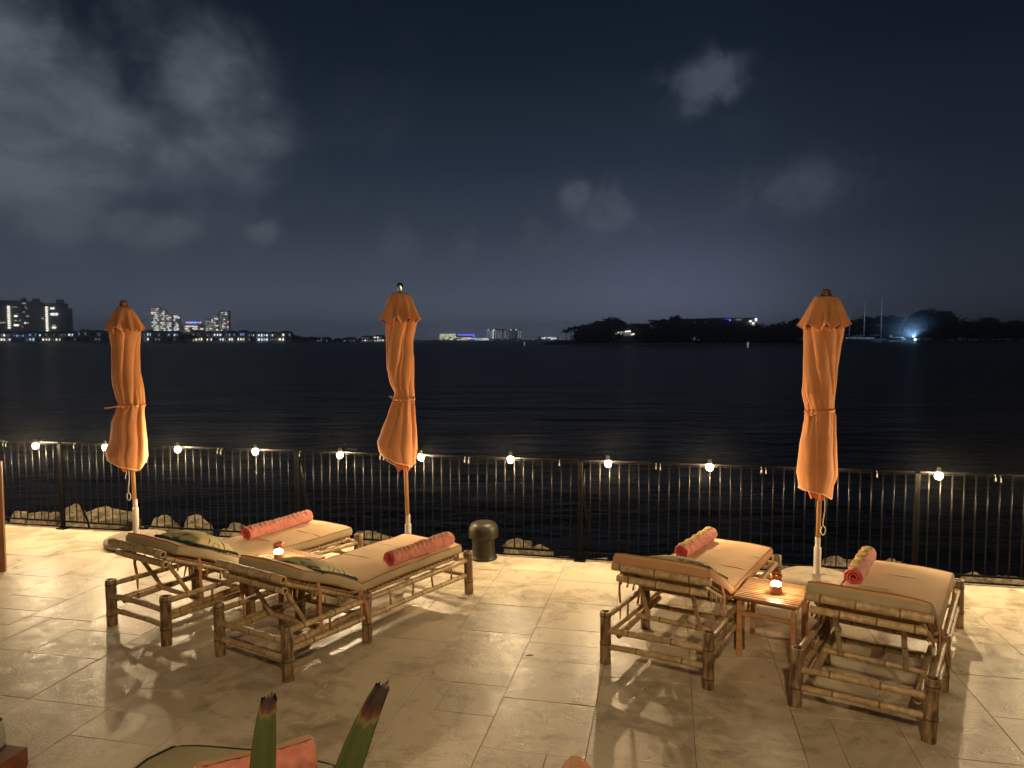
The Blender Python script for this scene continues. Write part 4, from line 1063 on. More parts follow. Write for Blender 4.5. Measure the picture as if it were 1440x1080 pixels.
# ------------------------------------------------------------------ potted plant close to the camera
def strap_plant():
    t = empty('potted_plant', (-.40, 1.02, 0)); tag(t, 'strap leaved plant with brown ragged leaf tips close to the camera', 'plant')
    mb = MB(); mb.lathe([(.001, .0), (.13, .0), (.15, .02), (.19, .40), (.205, .405), (.205, .45), (.185, .45), (.175, .41), (.001, .40)], 32); mb.build('pot', M['terracotta'], t, auto=40)
    mb = MB(); mb.tube([(0, 0, .38), (.01, .02, .7), (.0, .05, 1.05), (.01, .08, 1.3)], [.035, .03, .026, .022], 12); mb.build('stem', M['trunk'], t)
    org = Vector((-.40, 1.02, 0))
    def leaf(p0, p1, p2, w, seed, brown):
        mb = MB(); N = 44; p0, p1, p2 = [Vector(p) - org for p in (p0, p1, p2)]; rr = random.Random(seed); side = Vector((1, .15, 0)).normalized()
        vs = []; tts = []; mi = []; fs = []; cols = 9
        for i in range(N + 1):
            f = i / N; c = p0 * (1 - f) ** 2 + p1 * 2 * f * (1 - f) + p2 * f * f
            d = (p1 - p0) * 2 * (1 - f) + (p2 - p1) * 2 * f; d.normalize(); sd = (side - d * side.dot(d)).normalized(); nr = sd.cross(d)
            ww = w * min(1, .55 + f * 1.1) * (1 if f < .62 else 1 - .50 * ((f - .62) / .38) ** 1.4)
            for j in range(cols):
                a = j / (cols - 1) * 2 - 1
                q = c + sd * a * ww + nr * (-.22 * ww * (1 - abs(a)) + .10 * ww * math.exp(-(a / .13) ** 2))
                if i == N: q = q + d * (rr.uniform(-.004, .004) + .007 * (j % 2) - .012 * abs(j - 5) / 4)
                vs.append(q); e = brown + .03 * (abs(j - 3.5) / 3.5) ** 2 + .012 * math.sin(j * 2.1 + seed)
                tts.append(min(1, max(0, .5 + (f - e) * 6)) if f > e - .05 else (.26 if j in (0, 4, cols - 1) else .06))
        for i in range(N):
            f = i / N
            for j in range(cols - 1):
                fs.append((i * cols + j, i * cols + j + 1, (i + 1) * cols + j + 1, (i + 1) * cols + j))
        mb.add(vs, fs, 0, tts); o = mb.build('leaf', [M['strap_leaf']], t)
        md = o.modifiers.new('thickness', 'SOLIDIFY'); md.thickness = .0022
    Yl = 1.2
    a = at_y(362, 1105, Yl - .03); b_ = at_y(366, 1040, Yl); c_ = at_y(379, 977, Yl + .03)
    base = Vector((-.40, 1.10, 1.25))
    leaf(base, a.lerp(b_, .35) + Vector((-.004, 0, .0)), c_, .0215, 1, .875)
    a2 = at_y(478, 1090, Yl - .02); c2 = at_y(541, 961, Yl + .06)
    leaf(base + Vector((.01, 0, 0)), at_y(476, 1075, Yl), c2, .0225, 2, .80)
    for k, (dx, dy, dz) in enumerate(((-.30, -.15, .12), (.10, -.32, .10), (-.12, -.30, .2), (.34, -.12, .05))):
        leaf(base, base + Vector((dx * .4, dy * .4, .22)), base + Vector((dx, dy, dz)), .02, 5 + k, .9)
strap_plant()
# fallen leaf on the paving
c = at_z(745, 923); t = MB(); t.add([(-.035, 0, .006), (-.012, .008, .010), (.014, .009, .009), (.036, .002, .006), (.012, -.007, .009), (-.014, -.008, .008), (0, 0, .016)], [(0, 6, 1), (1, 6, 2), (2, 6, 3), (3, 6, 4), (4, 6, 5), (5, 6, 0), (0, 1, 2, 3, 4, 5)])
o = t.build('fallen_leaf', M['leaf_brown']); o.location = c; o.rotation_euler.z = R(8); tag(o, 'small dark fallen leaf lying on bare paving', 'leaf')

exec_far = True
# ------------------------------------------------------------------ far shore
def wx(u, D): return ray(u, 477).x / ray(u, 477).y * D
def wz(v, D): return at_y(720, v, D).z
def window(mb, x0, x1, z0, z1, y=0.0): mb.box(((x0 + x1) / 2, y, (z0 + z1) / 2), (x1 - x0, .35, z1 - z0))
WCACHE = {}
def win(parent, material, x, z, w, h, y):
    key = material
    if key not in WCACHE:
        mb = MB(); mb.box((0, 0, 0), (1, 1, 1)); o = mb.build('window', M[material], None, smooth=False); WCACHE[key] = o.data
        bpy.data.objects.remove(o)
    o = bpy.data.objects.new('window', WCACHE[key]); COL.objects.link(o); o.parent = parent
    o.location = (x, y, z); o.scale = (w, .4, h); return o

# land strips
def land(name, u0, u1, D0, D1, h, m, seed, n=60, beach=None):
    mb = MB(); rows = []
    for k in range(n + 1):
        f = k / n; u = lerp(u0, u1, f); x0, x1 = wx(u, D0), wx(u, D1)
        e = min(1, f / .06, (1 - f) / .06)
        hh = h * (.7 + .5 * abs(ns((f * 9, seed, 0), 1))) * e
        d0 = D0 + 8 * ns((f * 6, 1, seed), 1)
        rows.append([Vector((x0, d0, ZW - .4)), Vector((lerp(x0, x1, .15), lerp(d0, D1, .15), ZW + hh * .55)), Vector((lerp(x0, x1, .5), lerp(d0, D1, .5), ZW + hh)), Vector((x1, D1, ZW - .4))])
    mb.rings(rows, closed=False, cap0=False, cap1=False); o = mb.build(name, m); tag(o, kind='structure'); return o
land('left_shore', -260, 545, 930, 1180, 2.0, M['land'], 1)
land('left_beach', -260, 545, 925, 990, 1.1, M['sand'], 2)
land('island', 760, 1160, 560, 760, 4.0, M['land'], 3)
land('island_beach', 800, 1130, 545, 600, 1.7, M['sand'], 4)
land('right_shore', 1110, 1700, 900, 1200, 3.0, M['land'], 5)
land('right_beach', 1180, 1700, 895, 930, 1.0, M['sand'], 6)
land('far_shore', 380, 1000, 2380, 2900, 3.0, M['land'], 7)

# trees
def crown_mesh(seed, n=900, lobes=9, leaf=.075):
    r = random.Random(seed); mb = MB(); cs = []
    for _ in range(lobes):
        a = r.uniform(0, 2 * math.pi); d = r.uniform(.05, .42); cs.append((Vector((d * math.cos(a), d * math.sin(a) * .8, r.uniform(-.22, .30) - d * .35)), r.uniform(.20, .36)))
    cs.append((Vector((0, 0, .12)), .36))
    for i in range(n):
        c, rad = r.choice(cs); d = Vector((r.gauss(0, 1), r.gauss(0, 1), r.gauss(0, 1))).normalized()
        p = c + d * rad * r.uniform(.55, 1.08); p.z *= .82
        nrm = (d + Vector((r.uniform(-.7, .7), r.uniform(-.7, .7), r.uniform(-.4, .9)))).normalized()
        a = nrm.cross(Vector((0, 0, 1))); a = a.normalized() if a.length > .01 else Vector((1, 0, 0)); b_ = nrm.cross(a); s = leaf * r.uniform(.5, 1.2)
        t = r.random()
        mb.add([p - a * s - b_ * s * .4, p + a * s * .9 - b_ * s * .5, p + a * s * .5 + b_ * s * .6, p - a * s * .6 + b_ * s * .5], [(0, 1, 2, 3)], 0, [t] * 4)
    return mb
PT = []
for k in range(4):
    t = empty('broadleaf_tree', (0, -500, 0)); mb = crown_mesh(k, 1000, 9)
    o = mb.build('crown', M['foliage'], t, smooth=False); o.location.z = .62
    mb = MB(); mb.tube([(0, 0, 0), (.01, 0, .2), (-.01, .01, .42), (.0, 0, .66)], [.035, .028, .022, .012], 8)
    for a in range(5):
        aa = a * 1.26 + k; mb.tube([(0, 0, .3 + .05 * a), (.12 * math.cos(aa), .12 * math.sin(aa), .45 + .04 * a), (.27 * math.cos(aa), .25 * math.sin(aa), .60 + .03 * a)], [.016, .011, .005], 6)
    mb.build('trunk', M['trunk'], t); PT.append(t)
PP = []
for k in range(3):
    t = empty('palm_tree', (0, -500, 0)); r = random.Random(k + 40); lean = r.uniform(-.12, .12)
    mb = MB(); mb.tube([(lean * f * f, 0, .80 * f) for f in (0, .25, .5, .75, 1)], [.022, .018, .016, .015, .014], 8); mb.build('trunk', M['trunk'], t)
    mb = MB(); top = Vector((lean, 0, .80))
    for j in range(21):
        a = 2 * math.pi * j / 21 + r.uniform(-.2, .2); e = r.uniform(-.1, .95); Lf = r.uniform(.24, .33); d = Vector((math.cos(a), math.sin(a), 0)); prev = None
        for q in range(7):
            f = q / 6; c = top + d * Lf * f * math.cos(e * .7) + Vector((0, 0, Lf * (f * math.sin(e) - .75 * f * f)))
            sd = Vector((-d.y, d.x, -.0)); w = .062 * math.sin(math.pi * min(1, f * .9 + .12))
            cur = (c + sd * w - Vector((0, 0, w * .6)), c, c - sd * w - Vector((0, 0, w * .6)))
            if prev and q % 1 == 0:
                g = .78
                for s_ in (0, 2):
                    mb.add([prev[1], prev[s_], prev[s_].lerp(cur[s_], g), cur[1]], [(0, 1, 2, 3)], 0, [r.random()] * 4)
            prev = cur
    mb.build('crown', M['foliage'], t, smooth=False); PP.append(t)
TN = [0]
used = set()
def tree(proto_list, k, u, D, vtop, vbase, wk, label, group, cat='tree'):
    pr = proto_list[k % len(proto_list)]; key = (id(proto_list), k % len(proto_list))
    if key in used: o = copy_tree(pr)
    else: o = pr; used.add(key)
    zb = wz(vbase, D) if vbase else ZW + 1.0; h = wz(vtop, D) - zb
    kh = h / (1.0 if proto_list is PT else .93)
    o.location = (wx(u, D), D, zb); o.scale = (kh * wk, kh * wk, kh); o.rotation_euler.z = rnd.uniform(0, 6.28); tag(o, label, cat, group); return o
rt = random.Random(21)
ISL = 'trees of the wooded island'; LBL = 'dark leafy tree in the mass of the wooded island across the water'
for i, (u, vt) in enumerate([(828, 455), (842, 449), (856, 447), (872, 449), (890, 458), (905, 457), (920, 455), (936, 451), (950, 444), (968, 446), (985, 447), (1002, 448), (1016, 447), (1031, 452), (1044, 455), (1058, 456), (1072, 454), (1088, 455), (1104, 452), (1119, 449), (1136, 449), (1150, 450)]):
    tree(PT, i, u + rt.uniform(-2, 2), rt.uniform(600, 680), vt + rt.uniform(-2, 3), 485, rt.uniform(.75, 1.15), LBL, ISL)
for i in range(22):
    u = rt.uniform(818, 1150)
    if 855 < u < 900: continue
    tree(PT, i + 2, u, rt.uniform(572, 596), rt.uniform(464, 471), 485.5, rt.uniform(1.4, 2.0), 'low dark bushy tree along the beach of the wooded island', ISL)
for i, (u, vt) in enumerate([(796, 461), (803, 458), (810, 456), (847, 450), (863, 444), (875, 453), (887, 453), (893, 452), (903, 452), (921, 446), (926, 447), (948, 445), (958, 444), (979, 445), (988, 444)]):
    lab = ['leaning palm at the left tip of the island, lowest of three', 'palm at the left tip of the island, middle of three', 'palm at the left tip of the island, nearest the leafy trees', 'palm rising', 'tall palm with a round head above the glowing white house'][i] if i in (0, 1, 2, 4) else 'dark palm rising above the leafy trees of the island'
    tree(PP, i, u, rt.uniform(575, 600), vt, 484, rt.uniform(.95, 1.25), lab, ISL, 'palm')
RS = 'trees of the right shore'
for i, (u, vt, w) in enumerate([(1165, 452, 1.5), (1185, 450, 1.5), (1207, 449, 1.5), (1222, 447, 1.3), (1236, 443, 1.3), (1250, 450, 1.3), (1268, 455, 1.4), (1296, 440, 1.1), (1313, 435, 1.15), (1328, 438, 1.0), (1345, 452, 1.5), (1360, 454, 1.6), (1378, 446, 1.15), (1392, 455, 1.6), (1410, 453, 1.6), (1430, 451, 1.6), (1450, 451, 1.5), (1475, 450, 1.5), (1500, 452, 1.5)]):
    lab = {8: 'tallest rounded dark tree on the right shore behind the blue light', 12: 'rounded dark tree standing alone above the right shore'}.get(i, 'dark tree in the row along the right shore')
    tree(PT, i, u, rt.uniform(960, 1010), vt, 481, w * 1.1, lab, RS)
for i in range(16):
    tree(PT, i, lerp(1165, 1520, i / 15), rt.uniform(945, 955), rt.uniform(462, 468), 481, 1.9, 'low dark shrub tree along the right shore', RS)
for i, (u, vt) in enumerate([(8, 470), (14, 473), (98, 472), (260, 470), (268, 469), (412, 471), (420, 472), (430, 474), (442, 473), (460, 474), (475, 475), (495, 474), (510, 475), (528, 474)]):
    tree(PT, i, u, 955, vt, 481.5, 1.7, 'small dark tree between the low villas on the left shore', 'trees of the left shore')

# villas on the left shore
def villa(u0, u1, vt, D, lit, seed, label, posts=4, floors=2, mt='villa_wall'):
    r = random.Random(seed); x0, x1 = wx(u0, D), wx(u1, D); w = x1 - x0; zb = ZW + .8; h = wz(vt, D) - zb
    t = empty('waterfront_villa', ((x0 + x1) / 2, D, zb)); tag(t, label, 'villa', 'waterfront villas on the left shore')
    mb = MB(); mb.box((0, 5, h * .41), (w * .94, 10, h * .82)); mb.box((w * .1, 7, h * .88), (w * .55, 7, h * .11)); mb.build('wall', M[mt], t, smooth=False)
    mb = MB(); hw = w / 2; z0 = h * .84
    mb.add([(-hw, -.6, z0), (hw, -.6, z0), (hw, 11, z0), (-hw, 11, z0), (-hw * .5, 5, h), (hw * .5, 5, h)], [(0, 1, 5, 4), (2, 3, 4, 5), (1, 2, 5), (3, 0, 4), (3, 2, 1, 0)]); mb.build('roof', M['villa_roof'], t, smooth=False)
    for k in range(posts):
        mb = MB(); x = lerp(-hw * .92, hw * .92, k / (posts - 1)); mb.box((x, -1.6, h * .41), (.45, .45, h * .81)); mb.build('post', M['villa_post'], t, smooth=False)
    mb = MB(); mb.box((0, -1.2, h * .45), (w * .96, 1.9, .5)); mb.build('balcony', M['villa_post'], t, smooth=False)
    n = 4
    for fl_ in range(2):
        for k in range(n):
            m_ = lit[fl_][k % len(lit[fl_])]
            x = lerp(-hw * .72, hw * .72, k / (n - 1)); z = h * (.22 if fl_ == 0 else .63)
            win(t, {'d': 'glass_dark', 'w': 'warm_window', 'c': 'cyan_window', 'b': 'blue_window', 'h': 'white_window', 'f': 'faint_window', 'k': 'cream_window'}[m_], x, z, w * r.uniform(.08, .16), h * r.uniform(.13, .22), -.02)
    return t
vs = [(0, 16, 466, ['kwfk', 'fhff'], 'villa with scattered cream lights at the far left end of the shore'), (17, 36, 467, ['dddd', 'bbfb'], 'low villa with a row of deep blue upper windows'),
      (36, 53, 465, ['cccd', 'fbdf'], 'villa with bright turquoise ground floor windows'), (54, 72, 466, ['dwww', 'cdfd'], 'villa with warm ground floor windows under a pale balcony'),
      (73, 90, 466, ['dkkd', 'fdff'], 'villa with two cream windows below the end of the dark slab block'), (91, 108, 465, ['dddf', 'dhhd'], 'villa with a white lit upper corner'),
      (109, 127, 463, ['dddd', 'fdfd'], 'unlit villa with a raised roof left of the left umbrella'), (128, 146, 464, ['dffd', 'ddfd'], 'dim villa touching the left umbrella canopy'),
      (147, 165, 464, ['dddd', 'dddf'], 'villa behind the left umbrella canopy'), (166, 184, 464, ['dddd', 'fddf'], 'second villa behind the left umbrella canopy'),
      (186, 202, 465, ['dfdd', 'bfhd'], 'villa with a blue lamp just right of the left umbrella'), (203, 216, 464, ['dhdd', 'dhhd'], 'villa with a white lit corner below the bright tower'),
      (217, 234, 465, ['ffdd', 'dfdd'], 'dark villa under the brightly lit towers'), (235, 252, 465, ['ddfd', 'bdhf'], 'villa with one blue upper window'),
      (270, 286, 464, ['wwww', 'fdfd'], 'villa with a bright warm ground floor below the blue sign'), (287, 299, 466, ['dkdk', 'dffd'], 'small villa with two cream windows'),
      (300, 316, 465, ['ddch', 'hhhd'], 'villa with a bright white facade and turquoise corner'), (317, 332, 465, ['dkkd', 'fbdf'], 'villa with two low cream lights'),
      (333, 348, 464, ['wwkd', 'dbbd'], 'villa with warm lower and blue upper windows'), (349, 361, 466, ['fddd', 'ffhd'], 'villa left of the flood lit white facade'),
      (362, 378, 466, ['hchc', 'chch'], 'villa with flood lit white and cyan facade'), (379, 390, 466, ['ffff', 'fhfd'], 'pale villa right of the flood lit facade'),
      (391, 410, 465, ['wwdd', 'dwdf'], 'last long villa with two warm doors'), (445, 462, 474, ['ffdf', 'dfdd'], 'small dim house past the villas'),
      (482, 500, 474, ['fdff', 'dddd'], 'small dim house further along the dark shore'), (507, 524, 472, ['fkff', 'fffd'], 'lit low house left of the middle umbrella'), (525, 541, 471, ['kkwk', 'kkfd'], 'bright low house touching the middle umbrella')]
for i, (a, b_, v, lit, lab) in enumerate(vs): villa(a, b_, v, 940 + (i % 3) * 6, lit, i, lab)

# dark slab block on the left
def tower(label, u0, u1, vt, D, wins, mt, boxes=(), name='apartment_tower', group=None, depth=18, vb=None):
    x0, x1 = wx(u0, D), wx(u1, D); zb = ZW + .5; t = empty(name, ((x0 + x1) / 2, D, zb)); tag(t, label, 'tower' if name != 'resort_building' else 'building', group); h = wz(vt, D) - zb; w = x1 - x0; cx = (x0 + x1) / 2
    mb = MB(); mb.box((0, depth / 2, h / 2), (w, depth, h)); mb.build('wall', M[mt], t, smooth=False)
    mb = MB(); mb.box((0, depth / 2, h + .35), (w + 1, depth + 1, .7)); mb.build('roof', M['villa_roof'], t, smooth=False)
    mb = MB(); zf = 3.6
    while zf < h - 2:
        mb.box((0, -.55, zf), (w * .985, 1.0, .42)); zf += 3.3 if depth < 30 else 4
    if h > 14: mb.build('balcony', M['villa_post'], t, smooth=False)
    for (a, b_, v) in boxes:
        xa, xb_ = wx(a, D) - cx, wx(b_, D) - cx; hh = wz(v, D) - zb
        mb = MB(); mb.box(((xa + xb_) / 2, depth * .4, (hh + h) / 2 + .36), (xb_ - xa, 8, hh - h - .70)); mb.build('roof_housing', M[mt], t, smooth=False)
    for (m_, a, b_, va, vb_) in wins:
        xa, xb_ = wx(a, D) - cx, wx(b_, D) - cx; za, zb2 = wz(vb_, D) - zb, wz(va, D) - zb
        win(t, m_, (xa + xb_) / 2, (za + zb2) / 2, xb_ - xa, zb2 - za, -1.12)
    return t
D = 1120
wl = [('cream_window', 12.5, 16, 430.4 + 3.28 * k, 432.6 + 3.28 * k) for k in range(10)] + [('cream_window', 21, 27.5, 456, 458.6), ('cream_window', 22, 26, 443.2, 445.8), ('dim_window', 22, 25.5, 450, 451.6), ('dim_window', 29, 30.5, 449.5, 451.5), ('dim_window', 20.5, 21.5, 431, 432.5), ('dim_window', 24, 25.5, 431, 432.5), ('warm_window', 0, 1.6, 453, 454.6), ('dim_window', 3.5, 8.5, 453, 454.2), ('faint_window', 25, 26.5, 440, 441.5)]
tower('dark apartment slab at the left edge with one column of lit stair windows', -30, 29, 423, D, wl, 'tower_wall', [(28.0, 28.9, 421)])
wl = [('dim_window', 34, 38.5, 426, 427.4), ('dim_window', 38, 39, 431, 433), ('dim_window', 35, 36.5, 438, 439.2), ('dim_window', 39, 42, 444, 445.4), ('white_window', 36, 37.6, 453, 455.4), ('dim_window', 39.6, 41, 453, 455.4), ('dim_window', 32.2, 33.4, 459, 460.2), ('faint_window', 32.2, 33.4, 462, 463.2), ('faint_window', 39, 41.5, 434, 435), ('faint_window', 32, 33, 439, 440)]
tower('recessed middle slab with a few scattered lights between two stair towers', 29.2, 51.5, 424.5, D + 6, wl, 'tower_wall', [(29.4, 33, 419), (45.5, 51.4, 419.6)])
wl = [('cream_window', 66, 69, 431.2 + 3.22 * k, 433.5 + 3.22 * k) for k in range(11)] + [('cream_window', 73, 78.4, 432.6, 434.8), ('white_window', 73, 79, 440.2, 443.6), ('white_window', 80, 83, 440.2, 443.6), ('dim_window', 60.5, 62.5, 446.6, 448.8), ('cream_window', 74.5, 79.5, 459.6, 462), ('dim_window', 74.5, 79.5, 457, 458.2), ('faint_window', 88, 89, 447.5, 448.5), ('faint_window', 57, 58, 445, 446), ('faint_window', 63, 64, 442, 443)]
tower('dark apartment slab with white penthouse windows right of the stair towers', 51.7, 87.5, 427, D, wl, 'tower_wall', [(79, 86, 421)])
tower('short step down block at the right end of the dark slabs', 87.7, 93.6, 434, D + 4, [], 'tower_wall')

# bright city cluster
def lit_grid(u0, u1, v0, v1, nu, nv, p, mats, seed, fill=.8):
    r = random.Random(seed); out = []
    for i in range(nu):
        for j in range(nv):
            if r.random() < p:
                a = lerp(u0, u1, i / nu); b_ = lerp(u0, u1, (i + r.choice((fill, fill, .95, 1.3))) / nu); b_ = min(b_, u1)
                a += r.uniform(-.2, .25) * (u1 - u0) / nu * .5; hh = r.choice((.30, .45, .62, .62)); c = lerp(v0, v1, (j + r.uniform(0, .25)) / nv); d = c + hh * (v1 - v0) / nv
                if b_ - a > .15: out.append((r.choice(mats), max(a, u0), b_, c, d))
    return out
CG = 'city towers far behind the villas'; D = 2300
LM = ['cream_window', 'cream_window', 'white_window', 'dim_window']
tower('tallest brightly lit city tower with a red beacon on its left edge', 213.5, 224.5, 432, D, lit_grid(214, 224.5, 433, 466, 4, 12, .8, LM, 1) + [('red_beacon', 214, 216, 438.5, 440.5)], 'city_wall', [(221, 224.4, 430.8)], group=CG)
tower('brightly lit city tower with ragged top beside the tallest one', 225.5, 233.5, 436, D + 10, lit_grid(225.7, 233.3, 437, 466, 3, 11, .8, LM, 2), 'city_wall', [(226, 231, 434)], group=CG)
tower('narrow lit city tower, second from the tallest', 234, 241.8, 441.5, D + 20, lit_grid(234.2, 241.6, 442.5, 466, 3, 9, .8, LM, 3), 'city_wall', group=CG)
tower('lit city tower with a wide bright corner left of the blue sign', 244.6, 252, 442.5, D, lit_grid(245, 252, 443.5, 466, 3, 8, .75, LM, 4) + [('white_window', 251, 254, 445.6, 448)], 'city_wall', group=CG)
t = tower('low lit block carrying a glowing blue and pink sign on its roof', 252.4, 287, 457, D, lit_grid(253, 286, 458, 467, 9, 3, .6, ['cream_window', 'warm_window', 'cream_window', 'dim_window'], 5), 'city_wall', group=CG)
mb = MB(); cx = (wx(252.4, D) + wx(287, D)) / 2
r = random.Random(5)
for k in range(9):
    a = wx(263 + k * 2.45, D) - cx; z = wz(453.8, D) - ZW - .5; hgt = r.uniform(2.6, 5.2)
    mb.box((a, -.6, z + hgt * .1), (3.2, .5, hgt), mi=0 if 2 < k < 7 else 1)
    mb.tube([(a, 1, z - 8), (a, -.2, z)], .25, 5, mi=2)
mb.build('roof_sign', [M['sign_blue'], M['sign_pink'], M['villa_roof']], t, smooth=False)
tower('dim grey city tower with few lit floors right of the blue sign', 288.5, 301, 448, D + 30, lit_grid(289, 300.6, 449, 466, 4, 7, .85, ['dim_window', 'faint_window', 'cream_window', 'faint_window', 'dim_window'], 6), 'city_wall', group=CG)  # extra faint windows added to lift the dark wall
tower('pale city tower with a bright stepped corner', 301.4, 307.6, 443, D + 20, lit_grid(301.6, 307.4, 444, 466, 2, 7, .55, ['white_window', 'cream_window', 'dim_window'], 7), 'city_wall', group=CG)
tower('faint tall grey city tower with a red beacon on its right edge', 308, 322.4, 437, D + 40, lit_grid(308.4, 322, 438.4, 466, 6, 11, .80, ['faint_window', 'faint_window', 'dim_window', 'faint_window', 'cream_window'], 8) + [('red_beacon', 320.8, 322.4, 452, 453.4)], 'city_wall', group=CG)  # faint windows packed in to brighten the grey wall

# resort, hotel row and low hall across the far water
FG = 'buildings on the far shore beyond the middle'; D = 2350
t = tower('sparkling resort building with yellow lights right of the middle umbrella', 618, 642, 471.5, D, lit_grid(618.5, 641.5, 469.5, 478, 11, 5, .72, ['cream_window', 'warm_window', 'warm_window', 'white_window', 'green_flood'], 9), 'city_wall', [(624, 630, 469.6), (634, 640, 469.2)], name='resort_building', group=FG)
t = tower('resort building outlined with a blue light strip along its roof', 642.5, 666, 472, D + 15, lit_grid(643, 666, 474.6, 478.6, 10, 3, .7, ['warm_window', 'green_flood', 'cream_window', 'warm_window'], 10) + [('neon_blue', 644, 667, 470.4, 471.7), ('neon_blue', 665.6, 667.2, 471.8, 476)], 'city_wall', name='resort_building', group=FG)
t = tower('low bright white resort wing with floodlights at the waterline', 667, 688, 474.6, D, lit_grid(667.4, 687.6, 475.2, 479, 10, 2, .85, ['white_window', 'cream_window', 'cyan_window'], 11), 'city_wall', name='resort_building', group=FG)
def strips(us, v0, v1, m): return [(m, u, u + .9, v0, v1) for u in us]
HG = 'hotel slabs on the far shore'
tower('hotel slab with blue and white vertical light strips, left of the hotel row', 685, 695, 463, D + 60, strips([685.6], 464.5, 476, 'blue_window') + strips([688.5, 691], 464.5, 476, 'dim_window') + strips([693], 464, 476, 'white_window') + [('white_window', 686, 687.4, 463.2, 464.6), ('white_window', 694, 695.6, 463.2, 464.6)], 'city_wall', group=HG)
tower('hotel slab with four pale vertical light strips in the hotel row', 696, 712, 463, D + 60, strips([696.6, 700, 704, 710], 464.5, 476, 'dim_window') + strips([707.5, 702], 467, 477, 'faint_window'), 'city_wall', group=HG)
tower('hotel slab nearly dark with two bright roof lamps', 716, 727, 463, D + 80, strips([718, 722], 465, 476, 'faint_window') + [('white_window', 717.8, 719.2, 463, 464.4), ('white_window', 725, 726.4, 463, 464.4)], 'city_wall', group=HG)
tower('last hotel slab with two faint vertical light strips', 728.5, 733.6, 462.5, D + 80, strips([729, 731.8], 464, 476, 'dim_window'), 'city_wall', group=HG)
tower('low hall with a glaring white front left of the wooded island', 757, 785, 472.5, D, lit_grid(761, 783, 474, 478, 8, 1, .95, ['white_window', 'cyan_window'], 12) + [('faint_window', 759, 783, 472.8, 473.6)], 'city_wall', name='resort_building', group=FG)

# shoreline lamps (small posts with a lit head)
def lamp(u, v, D, m, label, s=1.0, group='shoreline lamps'):
    x = wx(u, D); z = wz(v, D); t = empty('shore_lamp', (x, D, ZW)); tag(t, label, 'lamp', group)
    mb = MB(); mb.tube([(0, 0, 0), (0, 0, z - ZW)], .12 * s, 6); mb.build('post', M['villa_roof'], t)
    mb = MB(); mb.lathe([(.01, -.5 * s), (.6 * s, -.3 * s), (.7 * s, 0), (.5 * s, .35 * s), (.01, .5 * s)], 10, (0, 0, z - ZW)); mb.build('lamp_head', M[m], t)
for (u, v, m, s) in [(594, 478.5, 'white_window', 2.4), (604, 478, 'cream_window', 1.8), (672, 479, 'white_window', 1.8), (691, 478.6, 'white_window', 1.9), (706, 478, 'cream_window', 1.4), (714, 476, 'white_window', 1.2), (735, 477, 'cream_window', 1.3), (742, 476.6, 'cream_window', 1.3), (750, 478.2, 'cream_window', 1.5), (630, 479.8, 'cream_window', 1.3), (789, 477.6, 'white_window', 1.5), (795, 477.2, 'white_window', 1.4), (483, 478.8, 'dim_window', 1.3)]:
    lamp(u, v, 2320, m, 'tiny lamp along the far shoreline', s)
lamp(492.5, 466, 2320, 'red_beacon', 'lone red beacon above the dark shore left of the middle umbrella', 1.4, None)
lamp(663, 463, 2500, 'red_beacon', 'lone red beacon above the resort lights', .9, None)

# glowing white house on the island
Dh = 592; x = wx(876, Dh); zb = ZW + 2; t = empty('island_house', (x, Dh, zb)); tag(t, 'glowing white house half hidden by the trees of the wooded island', 'house')
mb = MB(); px = lambda u: wx(u, Dh) - x; pz = lambda v: wz(v, Dh) - zb
mb.box((px(876), 6, pz(475) * .5 + 1), (px(893) - px(859), 7, pz(475) + 2 )); mb.build('wall', M['villa_wall'], t, smooth=False)
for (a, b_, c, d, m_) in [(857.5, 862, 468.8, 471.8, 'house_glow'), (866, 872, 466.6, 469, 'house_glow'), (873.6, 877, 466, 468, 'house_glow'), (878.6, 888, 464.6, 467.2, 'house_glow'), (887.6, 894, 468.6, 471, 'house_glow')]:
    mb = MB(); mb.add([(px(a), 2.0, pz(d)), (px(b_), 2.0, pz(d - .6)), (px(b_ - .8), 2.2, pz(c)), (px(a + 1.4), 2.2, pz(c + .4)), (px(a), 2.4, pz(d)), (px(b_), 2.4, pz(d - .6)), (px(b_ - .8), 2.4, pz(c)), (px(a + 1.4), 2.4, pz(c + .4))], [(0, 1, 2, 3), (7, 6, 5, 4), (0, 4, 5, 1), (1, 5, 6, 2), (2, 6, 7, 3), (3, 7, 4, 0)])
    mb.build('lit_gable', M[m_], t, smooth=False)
mb = MB(); mb.add([(px(857), 1.5, pz(473)), (px(894), 1.5, pz(473)), (px(885), 6, pz(465.4)), (px(874), 6, pz(465.4)), (px(857), 10, pz(473)), (px(894), 10, pz(473))], [(0, 1, 2, 3), (5, 4, 3, 2), (1, 5, 2), (4, 0, 3)]); mb.build('roof', M['villa_post'], t, smooth=False)
# modern building behind the island with blue lights
Dm = 780
tower('long flat roofed building with blue lights rising behind the island trees', 1000, 1064.5, 447.8, Dm, [('neon_blue', 1020, 1026.4, 449.6, 452.2), ('neon_blue', 1010.4, 1014, 458.8, 460.6), ('cream_window', 1053, 1056.2, 450.6, 452.8), ('cream_window', 1057.2, 1060, 453.6, 456), ('warm_window', 1055, 1062, 458.6, 461), ('faint_window', 1034, 1042, 448.6, 450.4), ('white_window', 1060.8, 1063.6, 447.4, 451.6), ('cream_window', 1059, 1062, 456.4, 458)], 'tower_wall', name='resort_building')

